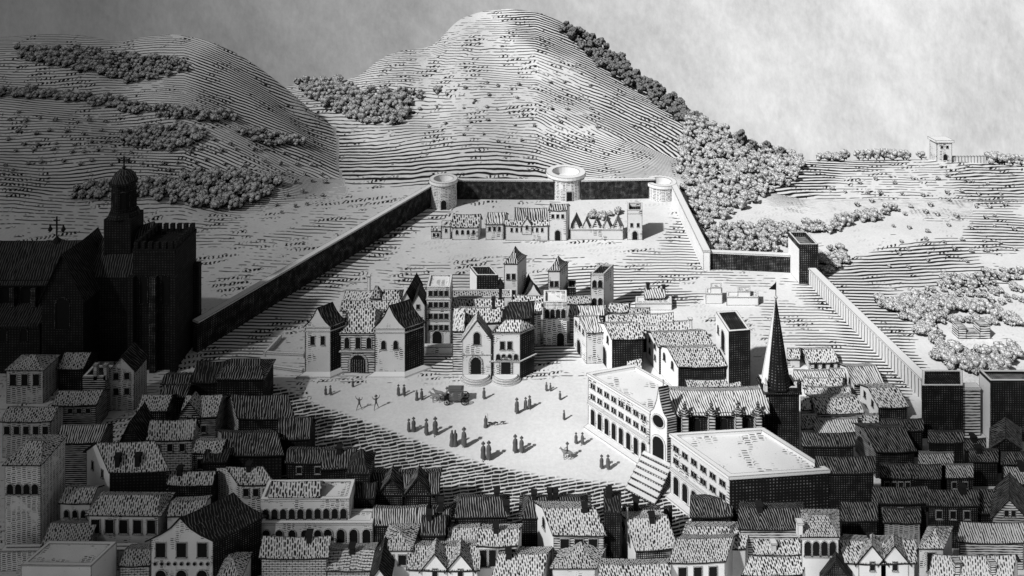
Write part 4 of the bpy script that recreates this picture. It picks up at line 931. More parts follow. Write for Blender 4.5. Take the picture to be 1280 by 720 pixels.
H('house', 'house with a little windowed gable and mottled roof in the left quarter', (226, 520), (270, 519), 5.5, 495, wall='lines_dark', rm='tile_grey', dorm=[(.25, 3.2, 2.2)], wf=(2, 1, 'rect', .7, 1.0, 1.5, 2, .2), dep=4.5)
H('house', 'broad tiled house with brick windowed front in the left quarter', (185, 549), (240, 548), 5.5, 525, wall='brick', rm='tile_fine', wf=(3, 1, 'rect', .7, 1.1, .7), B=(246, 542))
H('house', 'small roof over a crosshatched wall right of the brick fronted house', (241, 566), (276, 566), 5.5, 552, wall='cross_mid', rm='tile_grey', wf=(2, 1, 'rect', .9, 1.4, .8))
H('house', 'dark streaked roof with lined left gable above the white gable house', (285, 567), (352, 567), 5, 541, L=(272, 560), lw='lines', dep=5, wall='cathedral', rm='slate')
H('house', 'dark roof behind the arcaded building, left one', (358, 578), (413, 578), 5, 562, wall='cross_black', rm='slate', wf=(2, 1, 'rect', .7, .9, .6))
H('house', 'black roof at the corner of the hatched shade above the dark streaked houses', (346, 548), (386, 547), 5, 523, wall='cathedral', rm='slate', B=(394, 540))
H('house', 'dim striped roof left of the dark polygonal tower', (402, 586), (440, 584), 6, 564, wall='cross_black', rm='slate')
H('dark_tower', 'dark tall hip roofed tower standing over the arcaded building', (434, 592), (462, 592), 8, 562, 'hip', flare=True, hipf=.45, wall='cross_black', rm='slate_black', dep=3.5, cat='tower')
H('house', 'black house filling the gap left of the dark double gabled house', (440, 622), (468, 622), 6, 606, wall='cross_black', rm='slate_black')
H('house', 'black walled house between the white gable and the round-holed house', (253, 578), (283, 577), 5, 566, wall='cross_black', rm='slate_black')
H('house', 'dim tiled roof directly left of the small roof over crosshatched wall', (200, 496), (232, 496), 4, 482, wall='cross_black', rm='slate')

# ================================================================ CATHEDRAL
def cathedral():
    D = 131.0
    def X(px, d=D): return (px - 640) * d / F
    def Zp(py, d=D): return CAMZ - (py - HY) * d / F
    rt = root('cathedral', (X(110), D + 4, 0), 'soot black cathedral with battlemented tower and domed lantern at the left edge', 'cathedral')
    C, CR, BK = M['cathedral'], M['cathedral_roof'], M['black']; V = Vector
    # nave with its long roof
    P, u, w = V((X(-90), D, 0)), V((X(118) - X(-90), 0, 0)), V((0, 11, 0)); h = Zp(350); rise = Zp(300, D + 5.5) - h
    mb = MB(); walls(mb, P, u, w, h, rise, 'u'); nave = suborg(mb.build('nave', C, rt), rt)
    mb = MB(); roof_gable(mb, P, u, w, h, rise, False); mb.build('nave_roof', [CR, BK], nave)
    for px in (-20, 7, 32): opening('window', nave, V((X(px), D, h - 4.6)), V((1, 0, 0)), V((0, -1, 0)), 'arch', 1.6, 3.6, .25, [M['ink'], M['cross']])
    for px in (-6, 19, 46):
        mb = MB(); mb.box((X(px), D - .5, 0), .8, 1, h - 1); mb.build('buttress', M['cross'], nave)
    # aisle
    P2, u2, w2 = V((X(-90, D - 4), D - 4, 0)), V((X(50, D - 4) - X(-90, D - 4), 0, 0)), V((0, 3.96, 0)); h2 = Zp(405, D - 4)
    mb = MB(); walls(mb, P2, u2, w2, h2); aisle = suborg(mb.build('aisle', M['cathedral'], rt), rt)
    mb = MB(); a = P2 + Z * h2 - V((0, .4, .2)); mb.poly([a, a + u2, P2 + u2 + w2 + Z * (h2 + 1.6), P2 + w2 + Z * (h2 + 1.6)]); mb.poly([a - Z * .2, P2 + w2 + Z * (h2 + 1.4), P2 + u2 + w2 + Z * (h2 + 1.4), a + u2 - Z * .2]); mb.poly([a - Z * .2, a + u2 - Z * .2, a + u2, a]); mb.build('aisle_roof', CR, aisle)
    for px in (4, 30): opening('window', aisle, V((X(px, D - 4), D - 4, h2 - 3)), V((1, 0, 0)), V((0, -1, 0)), 'arch', 1.2, 2.2, .2, [M['ink'], M['cross']])
    # transept
    P, u, w = V((X(52, D - 5), D - 5, 0)), V((X(104, D - 5) - X(52, D - 5), 0, 0)), V((0, 10.5, 0)); h = Zp(372, D - 5); rise = Zp(318, D - 5) - h
    mb = MB(); walls(mb, P, u, w, h, rise, 'w'); tr = suborg(mb.build('transept', C, rt), rt)
    mb = MB(); roof_gable(mb, P, u, w, h, rise, False, axis='w'); mb.build('transept_roof', [CR, BK], tr)
    opening('window', tr, P + u * .5 + Z * (h - 5.5), V((1, 0, 0)), V((0, -1, 0)), 'arch', 2.2, 5.4, .3, [M['ink'], M['cross']])
    # choir roof climbing to the lantern
    P, u, w = V((X(100), D - .5, 0)), V((X(176) - X(100), 0, 0)), V((0, 11, 0)); h = Zp(345); 
    mb = MB(); walls(mb, P, u, w, h); ch = suborg(mb.build('choir', C, rt), rt)
    mb = MB(); zl, zr = Zp(300, D + 5), Zp(276, D + 5); q = [P + Z * h, P + u + Z * h, P + u + w * .5 + Z * zr, P + w * .5 + Z * zl, P + w + Z * h, P + u + w + Z * h]
    mb.poly([q[0], q[1], q[2], q[3]]); mb.poly([q[3], q[2], q[5], q[4]]); mb.poly([q[0], q[3], q[4]]); mb.poly([q[1], q[5], q[2]]); mb.build('choir_roof', CR, ch)
    # great square tower
    P, u, w = V((X(166, D - 3), D - 3, 0)), V((X(219, D - 3) - X(166, D - 3), 0, 0)), V((0, 8.5, 0)); h = Zp(316, D - 3)
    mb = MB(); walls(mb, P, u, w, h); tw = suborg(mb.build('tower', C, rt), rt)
    mb = MB(); q = [P, P + u, P + u + w, P + w]
    for i in range(4):
        a, b = q[i], q[(i + 1) % 4]; d = b - a; n = 6; nn = V((-d.y, d.x, 0)).normalized() * .7
        for j in range(n):
            s0, s1 = (j + .12) / n, (j + .68) / n
            A = [a + d * s0, a + d * s1, a + d * s1 + nn, a + d * s0 + nn]; mb.prism(A, h + .6, h + 1.8)
        A = [a, b, b + nn, a + nn]; mb.prism([p_ - nn.normalized() * .12 for p_ in A], h - .1 + i * .004, h + .62 + i * .004)
    mb.build('battlements', C, tw)
    for a in (.0, .52, 1.0):
        q = P + u * a; mb = MB(); mb.box((q.x, q.y - .4, 0), 1.1, 1.1, h - 4); mb.build('buttress', M['cross'] if a == .52 else C, tw)
    q = P + u + w; mb = MB(); mb.box((q.x + .4, q.y - .6, 0), 1.2, 1.2, h - 5.5); mb.build('buttress', C, tw)
    for a in (.26, .76): opening('window', tw, P + u * a + Z * (h - 9), V((1, 0, 0)), V((0, -1, 0)), 'arch', 1.2, 5, .2, [M['ink'], M['cross']])
    # lantern turret
    d2 = D + 4; c = V((X(155, d2), d2, 0)); s = 900 / d2
    mb = MB(); mb.box((c.x, c.y, 12), 5.0, 4.6, Zp(268, d2) - 12); la = suborg(mb.build('lantern', M['brick'] if False else C, rt), rt)
    mb = MB(); z0, z1, z2, z3 = Zp(268, d2), Zp(262, d2), Zp(228, d2), Zp(213, d2)
    mb.cone(c, 2.9, 2.5, z0, z1, 8); mb.cone(c, 2.15, 2.15, z1, z2, 8); mb.cone(c, 2.5, 2.5, z2, z2 + .35, 8)
    mb.build('drum', C, la)
    for i in range(8):
        a = math.pi / 8 + i * math.pi / 4; nr = V((math.cos(a), math.sin(a), 0)); opening('window', la, c + nr * 2.0 + Z * (z1 + .7), V((-nr.y, nr.x, 0)), nr, 'arch', .8, 3.2, .15, [M['ink'], M['cross']])
    mb = MB(); pr = [(2.3, 0), (2.15, .3), (1.7, .62), (1.0, .86), (.25, 1)]
    for (a, b), (a2, b2) in zip(pr, pr[1:]): mb.cone(c, a, a2, z2 + .35 + (z3 - z2) * b, z2 + .35 + (z3 - z2) * b2, 8, cap=False)
    mb.build('dome', CR, la)
    mb = MB(); zt = z3 + .3; mb.bar(c + Z * zt, c + Z * (zt + 2.4), .14); mb.bar(c + V((-.9, 0, zt + 1.5)), c + V((.9, 0, zt + 1.5)), .13)
    for s_ in (-.9, 0, .9): mb.bar(c + V((s_, 0, zt + 1.1)), c + V((s_, 0, zt + 1.9)), .2)
    mb.cone(c, .1, .4, zt - .1, zt + .3, 8); mb.build('cross', BK, la)
    # cross with hanging lamps on the nave ridge
    c = V((X(71, D + 5.5), D + 5.5, Zp(301, D + 5.5))); mb = MB()
    mb.bar(c, c + Z * 4.6, .15); mb.bar(c + V((-1.4, 0, 3)), c + V((1.4, 0, 3)), .13); mb.bar(c + V((-.6, 0, 3.9)), c + V((.6, 0, 3.9)), .12)
    for s_ in (-1.25, 1.25): mb.cone((c.x + s_, c.y), .1, .42, c.z + 1.7, c.z + 2.1, 8); mb.cone((c.x + s_, c.y), .42, .1, c.z + 2.1, c.z + 2.9, 8)
    mb.cone((c.x, c.y), .9, .15, c.z, c.z + .8, 8); mb.build('ridge_cross', BK, nave)
cathedral()

# ================================================================ TREES
def tree_mat(name, base, lo, hi):
    n = N(name); u, v, vec = n.uv()
    g = n.node('ShaderNodeNewGeometry').outputs['Position']
    wob = n.m('MULTIPLY', n.noise(g, 1.3, 2.0), .22)
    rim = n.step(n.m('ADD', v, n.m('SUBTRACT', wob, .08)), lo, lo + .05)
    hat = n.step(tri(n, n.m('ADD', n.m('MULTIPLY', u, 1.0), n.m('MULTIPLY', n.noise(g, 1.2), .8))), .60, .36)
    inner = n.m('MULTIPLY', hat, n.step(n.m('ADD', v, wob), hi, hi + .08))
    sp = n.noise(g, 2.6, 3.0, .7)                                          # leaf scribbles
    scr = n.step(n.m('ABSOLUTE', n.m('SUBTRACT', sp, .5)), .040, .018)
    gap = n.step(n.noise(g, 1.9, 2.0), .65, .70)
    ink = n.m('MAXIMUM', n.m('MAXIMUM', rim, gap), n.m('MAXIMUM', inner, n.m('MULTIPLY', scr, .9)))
    return n.finish(n.mix(ink, paper_tone(n, g, base, .15), .02))
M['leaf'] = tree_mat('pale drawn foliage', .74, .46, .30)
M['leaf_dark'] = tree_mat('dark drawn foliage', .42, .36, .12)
M['bark'] = mat_plain('bark', .06, .2)
def crown_mesh(seed, mat, flat=1.0, n=11, tall=1.0):
    """a rounded crown of one large head with smaller leaf clumps budding from it, surface broken into leaf tufts"""
    rnd = random.Random(seed); vs, fs, uvs = [], [], []
    def ico_(sub):
        ico = bmesh.new(); bmesh.ops.create_icosphere(ico, subdivisions=sub, radius=1); a = [v.co.copy() for v in ico.verts], [[v.index for v in f.verts] for f in ico.faces]; ico.free(); return a
    big, small = ico_(3), ico_(2)
    lobes = [(Vector((rnd.uniform(-.1, .1), rnd.uniform(-.1, .1), .66 * tall)), rnd.uniform(.66, .78), big)]
    for i in range(n):
        a = 2 * math.pi * (i + rnd.uniform(-.3, .3)) / n; el = rnd.uniform(-.6, 1.1)
        lobes.append((Vector((math.cos(a) * .72 * math.cos(el), math.sin(a) * .72 * math.cos(el), (.66 + .66 * math.sin(el)) * tall)), rnd.uniform(.22, .46), small))
    for c, r, (iv, if_) in lobes:
        base = len(vs); ax = (Vector((-.30, -.45, .84)) + (c - Vector((0, 0, .75 * tall))) * .3).normalized()  # axis leans sunward; hatching far from it is painted shade
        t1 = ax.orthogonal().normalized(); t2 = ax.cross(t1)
        for q in iv:
            k = .92 + .30 * noise.noise(q * 2.4 + c * 9 + Vector((seed, 0, 0))) + .55 * abs(noise.noise(q * 5.0 + Vector((seed * 3, 1, 0))))
            vs.append(c + Vector((q.x, q.y, q.z * tall ** .5)) * r * k); uvs.append((math.atan2(q.dot(t2), q.dot(t1)) / (2 * math.pi) * 22, math.acos(max(-1, min(1, q.dot(ax)))) / math.pi))
        fs += [[base + i for i in f] for f in if_]
    me = bpy.data.meshes.new('crown'); me.from_pydata(vs, [], fs); me.materials.append(mat)
    uvl = me.uv_layers.new(name='UVMap'); uvl.data.foreach_set('uv', [c for l in me.loops for c in uvs[l.vertex_index]])
    return me
def trunk_mesh(seed):
    mb = MB(); mb.cone((0, 0), .13, .07, -.35, .5, 7)
    rnd = random.Random(seed)
    for i in range(3):
        a = rnd.uniform(0, 6.28); mb.bar((0, 0, .2), (math.cos(a) * .35, math.sin(a) * .35, .65), .035)
    me = bpy.data.meshes.new('trunk'); me.from_pydata([v for v in mb.v], [], mb.f); me.materials.append(M['bark']); return me
CROWN = [crown_mesh(i, M['leaf']) for i in range(7)]
CROWND = [crown_mesh(20 + i, M['leaf_dark']) for i in range(4)]
CROWNT = [crown_mesh(40 + i, M['leaf_dark'], tall=1.9, n=14) for i in range(2)]
TRUNK = [trunk_mesh(i) for i in range(3)]
def in_p1(x, y, poly):
    return bool(in_poly(np.array([float(x)]), np.array([float(y)]), poly)[0])
WOODS = [  # name of wood for the label, polygon (photo), spacing px, radius px, kind
    ('round bushy tree in the wood between the round tower and the distant right field', [(850, 172), (885, 176), (930, 200), (1010, 208), (990, 232), (930, 262), (905, 275), (900, 285), (985, 282), (984, 318), (884, 316), (852, 246), (846, 205)], 11.0, 6.6, 'pale', 'trees of the wood behind the right wall'),
    ('bushy tree in the hedgerow crossing the pale right field', [(925, 296), (1000, 284), (1060, 276), (1120, 258), (1122, 266), (1090, 280), (1020, 296), (985, 302)], 10.5, 6.4, 'pale', 'trees of the hedgerow in the right field'),
    ('bushy tree in the little clump right of the square wall tower', [(1024, 322), (1045, 310), (1066, 326), (1030, 345)], 10, 6.2, 'pale', 'trees of the clump beside the wall tower'),
    ('rounded tree standing on the skyline left of the distant square tower', [(1018, 198), (1160, 194), (1160, 200), (1018, 203)], 10.5, 6.8, 'pale', 'skyline trees left of the distant tower'),
    ('large rounded tree on the skyline right of the distant square tower', [(1236, 196), (1279, 196), (1279, 206), (1236, 206)], 12, 10, 'pale', 'skyline trees right of the distant tower'),
    ('bushy tree in the row above the ruined enclosure at the right edge', [(1160, 352), (1280, 338), (1280, 352), (1180, 364)], 11, 6, 'pale', 'upper row of trees at the right edge'),
    ('round tree in the curving row on the right slope', [(1105, 372), (1180, 376), (1278, 398), (1278, 412), (1180, 388), (1130, 384)], 11.5, 7, 'pale', 'curving row of trees on the right slope'),
    ('round tree in the belt left of the ruined enclosure', [(1085, 375), (1150, 378), (1240, 388), (1200, 396), (1180, 400), (1176, 440), (1182, 468), (1160, 440), (1140, 410), (1112, 392)], 12.5, 8, 'pale', 'belt of trees left of the ruined enclosure'),
    ('large round tree in the grove below the ruined enclosure', [(1172, 440), (1280, 440), (1280, 462), (1240, 470), (1180, 470)], 15, 10.5, 'pale', 'grove below the ruined enclosure'),
    ('small bush around the ruined enclosure on the right slope', [(1185, 398), (1268, 400), (1268, 408), (1185, 407)], 11, 5.5, 'pale', 'bushes around the ruined enclosure'),
    ('bushy tree in the dense grove above the long dark wall', [(180, 238), (240, 222), (300, 220), (352, 228), (336, 248), (290, 266), (245, 262), (180, 250)], 11, 7.2, 'pale', 'dense grove above the long wall'),
    ('bushy tree in the small wood behind the cathedral lantern', [(88, 240), (160, 228), (190, 236), (180, 250), (92, 254)], 11, 7, 'pale', 'small wood behind the lantern'),
    ('bushy tree in the oval copse half way up the left hill', [(150, 172), (185, 160), (250, 162), (270, 168), (235, 186), (200, 192), (160, 184)], 9.5, 6.2, 'pale', 'oval copse on the left hill'),
    ('tree in the wood filling the valley left of the great hill', [(368, 102), (418, 100), (455, 118), (512, 120), (508, 158), (470, 160), (420, 146), (385, 124)], 9.8, 6.4, 'pale', 'wood in the valley left of the great hill'),
    ('bush on the bare shoulder of the great hill above the valley wood', [(455, 118), (560, 112), (520, 128), (470, 134)], 11, 4.5, 'pale', 'bushes on the shoulder of the great hill'),
    ('dark tree lining the right hand skyline of the great hill', [(690, 24), (722, 38), (760, 62), (800, 96), (850, 130), (895, 164), (870, 166), (800, 118), (760, 94), (715, 54)], 9.0, 6.0, 'dark', 'dark trees on the right skyline of the great hill'),
    ('small tree on the long slope falling from the great hill towards the right field', [(862, 142), (900, 160), (950, 184), (1005, 199), (985, 212), (930, 206), (880, 182), (850, 160)], 9.5, 5.8, 'pale', 'trees on the slope right of the great hill'),
    ('bushy tree in the upper belt of the left hill', [(20, 62), (90, 62), (160, 72), (232, 78), (240, 90), (160, 108), (90, 88), (30, 80)], 8.6, 5.2, 'pale', 'upper belt of trees on the left hill'),
    ('small tree in the winding hedge across the left hill', [(0, 112), (60, 114), (130, 124), (210, 138), (290, 146), (300, 156), (220, 152), (130, 138), (60, 126), (0, 122)], 9.0, 5.4, 'pale', 'winding hedge on the left hill'),
    ('small tree in the hedge running down the right flank of the left hill', [(296, 160), (340, 168), (384, 178), (384, 188), (330, 184), (298, 172)], 9.0, 5.2, 'pale', 'lower end of the winding hedge'),
    ('bush behind the five pointed roofs inside the wall', [(738, 268), (775, 264), (775, 274), (740, 276)], 9, 5.0, 'pale', 'bushes behind the pointed roofs'),
    ('small bush scattered over the lower left hillside', [(0, 140), (150, 150), (400, 200), (420, 240), (360, 280), (250, 215), (0, 215)], 21, 3.0, 'pale', 'bushes scattered on the left hillside'),
    ('small bush scattered over the face of the great hill', [(480, 110), (600, 90), (760, 110), (760, 190), (540, 190)], 27, 2.4, 'pale', 'bushes scattered on the great hill'),
    ('small bush scattered over the right hillside', [(1010, 230), (1200, 212), (1278, 250), (1270, 330), (1090, 340), (1130, 300)], 24, 3.0, 'pale', 'bushes scattered on the right hillside'),
    ('small bush in the strip of scrub at the far right edge', [(1120, 372), (1200, 350), (1278, 360), (1278, 385), (1180, 380)], 12, 4.4, 'pale', 'scrub at the far right edge'),
]
def sample_poly(poly, sp, rnd):
    xs = [p[0] for p in poly]; ys = [p[1] for p in poly]; pts = []; y = min(ys); r = 0
    while y <= max(ys):
        x = min(xs) + (sp / 2 if r % 2 else 0)
        while x <= max(xs):
            q = (x + rnd.uniform(-.28, .28) * sp, y + rnd.uniform(-.2, .2) * sp)
            if in_p1(q[0], q[1], poly): pts.append(q)
            x += sp
        y += sp * .62; r += 1
    return pts
allT = []; rnd = random.Random(5)
for lab, poly, sp, rp, kind, grp in WOODS:
    for (x, y) in sample_poly(poly, sp, rnd):
        g = ground(x, y); s = F / g.y; allT.append((rp * rnd.uniform(.72, 1.12) / s, g, lab, kind, grp, rp / 1.0 * (1 if y > 120 else .8)))
print('trees', len(allT))
allT.sort(key=lambda t: -t[5] + (0.0))
single, mass = allT[:296], allT[296:]
def put_tree(r, g, lab, kind, grp, tall=False, cat='tree'):
    e = empty('tree' if not tall else 'tall_tree', g); e.rotation_euler = (0, 0, rnd.uniform(-.5, .5)); e.scale = (r, r, r * rnd.uniform(.9, 1.1)); tag(e, lab, cat, grp)
    cm = CROWNT[rnd.randrange(2)] if tall else (CROWND if kind == 'dark' else CROWN)[rnd.randrange(4)]
    c = bpy.data.objects.new('crown', cm); col.objects.link(c); c.parent = e; c.location = (0, 0, .25)
    t = bpy.data.objects.new('trunk', TRUNK[rnd.randrange(3)]); col.objects.link(t); t.parent = e
for r, g, lab, kind, grp, _ in single: put_tree(r, g, lab, kind, grp)
for (x, y, rp, lab) in ((926, 184, 7, 'tallest dark pointed tree on the slope right of the great hill'), (940, 190, 5.5, 'dark short tree close right of the tallest pointed one'), (958, 192, 6, 'second tall dark tree on the slope right of the great hill'), (976, 198, 5, 'lowest of the tall dark trees towards the right field')):
    g = ground(x, y); put_tree(rp * 1.0 / (F / g.y), g, lab, 'dark', 'tall dark trees above the right wood', True)
if mass:
    vs, fs, uv, mi = [], [], [], []
    for r, g, lab, kind, grp, _ in mass:
        cm = (CROWND if kind == 'dark' else CROWN)[rnd.randrange(4)]; a = rnd.uniform(0, 6.28); b = len(vs); mt = Matrix.Rotation(a * .15, 3, 'Z')
        for v in cm.vertices: vs.append(mt @ v.co * r + g + Vector((0, 0, .2 * r)))
        for p in cm.polygons: fs.append([b + i for i in p.vertices]); mi.append(1 if kind == 'dark' else 0)
        uv += [tuple(d.uv) for d in cm.uv_layers[0].data]
    me = bpy.data.meshes.new('distant_woods'); me.from_pydata(vs, [], fs); me.materials.append(M['leaf']); me.materials.append(M['leaf_dark'])
    me.polygons.foreach_set('material_index', mi)
    u_ = me.uv_layers.new(name='UVMap'); u_.data.foreach_set('uv', [c for t in uv for c in t])
    o = bpy.data.objects.new('distant_woods', me); col.objects.link(o)
    tag(o, 'small far trees massed along the hill belts and skylines', 'wood', None, 'stuff')

# distant tower, its wall, ruined enclosure on the right slope
def on_ground(x, y): return ground(x, y)
g = on_ground(1176, 200); s = F / g.y; rt = root('distant_tower', g, 'distant square stone tower with crenellated top on the right skyline', 'tower')
mb = MB(); mb.box((g.x, g.y, g.z - 1), 19 / s, 4, 24 / s + 1); mb.build('wall', M['plaster'], rt, .6)
mb = MB(); mb.box((g.x, g.y, g.z + 24 / s), 23 / s, 4.8, 3 / s); mb.build('parapet', M['trim'], rt, .6)
for dx, z, kd, w_, h_ in ((-3.5, 17, 'rect', .7, .8), (3.5, 17, 'rect', .7, .8), (1, 2, 'arch', 1.3, 2.0)): opening('window' if kd == 'rect' else 'door', rt, Vector((g.x + dx / s, g.y - 2, g.z + z / s)), Vector((1, 0, 0)), Vector((0, -1, 0)), kd, w_, h_, .1)
a, b = on_ground(1190, 202), on_ground(1233, 203); rt = root('distant_wall', (a + b) / 2, 'low striped wall joining the distant tower to the skyline trees', 'wall')
mb = MB(); n_ = Vector((0, 1, 0)); zz = min(a.z, b.z); mb.prism([a, b, b + n_, a + n_], zz - 1, zz + 2.4); mb.build('masonry', M['vboards'], rt, .7)
for (x0, x1, y, hp, lab) in ((1198, 1208, 424, 15, 'left stump of the ruined enclosure among the right slope bushes'), (1225, 1238, 424, 17, 'right stump of the ruined enclosure among the right slope bushes'), (1208, 1225, 424, 7, 'low wall between the stumps of the ruined enclosure')):
    a = on_ground(x0, y); b = on_ground(x1, y); s = F / a.y; rt = root('ruined_wall', (a + b) / 2, lab, 'ruin')
    mb = MB(); mb.prism([(a.x, a.y, 0), (b.x, a.y, 0), (b.x, a.y + 2, 0), (a.x, a.y + 2, 0)], a.z - .5, a.z + hp / s); mb.build('masonry', M['lines'], rt, .8)

# ================================================================ FIGURES
def skin(name, joints, bones, mat, subd=1, rootj=0):
    bm = bmesh.new(); lay = bm.verts.layers.skin.verify(); vs = []
    for i, (p, r) in enumerate(joints):
        v = bm.verts.new(p); v[lay].radius = (r, r) if not isinstance(r, tuple) else r; v[lay].use_root = (i == rootj); vs.append(v)
    for a, b in bones: bm.edges.new((vs[a], vs[b]))
    me = bpy.data.meshes.new(name); bm.to_mesh(me); bm.free()
    o = bpy.data.objects.new(name, me); col.objects.link(o)
    o.modifiers.new('s', 'SKIN').use_smooth_shade = True; m = o.modifiers.new('d', 'SUBSURF'); m.levels = m.render_levels = subd
    dg = bpy.context.evaluated_depsgraph_get(); me2 = bpy.data.meshes.new_from_object(o.evaluated_get(dg)); bpy.data.objects.remove(o)
    me2.name = name; me2.materials.clear(); me2.materials.append(mat); me2.polygons.foreach_set('use_smooth', [True] * len(me2.polygons)); return me2
M['cloth'] = mat_lines('dark cloth', .22, .16, .5, 0); M['cloth_mid'] = mat_plain('grey cloth', .12, .3); M['skinm'] = mat_plain('skin', .35, .1); M['hide'] = mat_plaster('pale hide', .26, .6, 0); M['hide_dark'] = mat_plain('dark hide', .06, .2)
def body_mesh(pose):
    hip, kn = .95, .5
    L = dict(stand=((-.09, 0), (.09, 0)), walk=((-.09, -.28), (.09, .25)), run=((-.35, -.25), (.42, .2)), ride=((-.34, -.1), (.34, -.1)), sit=((-.12, -.45), (.12, -.45)))[pose]
    J = [((0, 0, hip), .16), ((0, 0, 1.2), .15), ((0, 0, 1.43), .15), ((0, 0, 1.56), .06), ((0, -.01, 1.66), .10), ((0, -.01, 1.78), .085)]
    Bn = [(0, 1), (1, 2), (2, 3), (3, 4), (4, 5)]
    for k, (sx, off) in enumerate(((-1, L[0]), (1, L[1]))):
        fx, fy = off; i = len(J)
        if pose == 'ride': J += [((sx * .13, -.05, hip - .05), .10), ((sx * .36, -.25, .72), .075), ((sx * .38, -.15, .3), .055), ((sx * .38, -.34, .24), .05)]
        elif pose == 'sit': J += [((sx * .1, -.1, hip - .02), .10), ((sx * .13, -.48, .9), .075), ((sx * .13, -.5, .48), .055), ((sx * .13, -.68, .44), .05)]
        else: J += [((sx * .1, 0, hip - .1), .105), ((sx * .1 + fx * .4, fy * .4 - .05, kn), .075), ((fx + sx * .02, fy, .09), .05), ((fx + sx * .03, fy - .17, .05), .045)]
        Bn += [(0, i), (i, i + 1), (i + 1, i + 2), (i + 2, i + 3)]
    for sx in (-1, 1):
        i = len(J)
        if pose == 'run': pts = ((sx * .22, 0, 1.43), (sx * .5, -.05, 1.55), (sx * .62, -.1, 1.85), (sx * .63, -.12, 1.95))
        elif pose in ('ride', 'sit'): pts = ((sx * .22, 0, 1.43), (sx * .28, -.1, 1.15), (sx * .15, -.38, 1.12), (sx * .12, -.46, 1.13))
        else: pts = ((sx * .22, 0, 1.43), (sx * .3, .03, 1.14), (sx * .27, -.12, .92), (sx * .26, -.14, .84))
        J += [(pts[0], .075), (pts[1], .055), (pts[2], .04), (pts[3], .04)]; Bn += [(2, i), (i, i + 1), (i + 1, i + 2), (i + 2, i + 3)]
    return skin('body', J, Bn, M['cloth_mid'] if pose in ('run',) else M['cloth'])
BODY = {p: body_mesh(p) for p in ('stand', 'walk', 'run', 'ride', 'sit')}
def lathe(name, prof_, mat, sx=1, sy=1, n=14):
    mb = MB()
    for (r0, z0), (r1, z1) in zip(prof_, prof_[1:]):
        for i in range(n):
            a, b = 2 * math.pi * i / n, 2 * math.pi * (i + 1) / n
            mb.poly([(r0 * math.cos(a) * sx, r0 * math.sin(a) * sy, z0), (r0 * math.cos(b) * sx, r0 * math.sin(b) * sy, z0), (r1 * math.cos(b) * sx, r1 * math.sin(b) * sy, z1), (r1 * math.cos(a) * sx, r1 * math.sin(a) * sy, z1)])
    me = bpy.data.meshes.new(name); me.from_pydata([tuple(v) for v in mb.v], [], mb.f); me.materials.append(mat); return me
CLOAK = lathe('cloak', [(.34, .28), (.30, .7), (.25, 1.05), (.26, 1.32), (.2, 1.5), (.08, 1.57)], M['cloth'], 1.1, .85)
GOWN = lathe('gown', [(.40, .03), (.34, .4), (.22, 1.0), (.24, 1.3), (.2, 1.48), (.08, 1.55)], M['cloth'], 1.05, .95)
HAT = lathe('hat', [(.001, 1.82), (.26, 1.80), (.27, 1.825), (.12, 1.84), (.11, 2.0), (.09, 2.03), (.001, 2.03)], M['cloth'])
HOOD = lathe('hood', [(.13, 1.5), (.15, 1.66), (.13, 1.82), (.06, 1.9), (.001, 1.91)], M['cloth'], 1, 1.05)
def child(name, me, par, loc=(0, 0, 0), rot=(0, 0, 0)):
    o = bpy.data.objects.new(name, me); col.objects.link(o); o.parent = par; o.location = loc; o.rotation_euler = rot; return o
def person(x, y, label, pose='stand', outer='cloak', head='hat', hp=None, rot=0, group='people walking in the square', z=0):
    g = at(x, y) if z == 0 else Vector((x, y, z)); e = empty('person', g); s = F / g.y
    k = (hp / s / 1.95) if hp else 1.15; e.scale = (k * .84, k * .84, k); e.rotation_euler = (0, 0, R(rot)); tag(e, label, 'person', group)
    b = child('body', BODY[pose], e)
    if outer: child('cloak' if outer == 'cloak' else 'gown', CLOAK if outer == 'cloak' else GOWN, e)
    if head: child(head, HAT if head == 'hat' else HOOD, e)
    return e
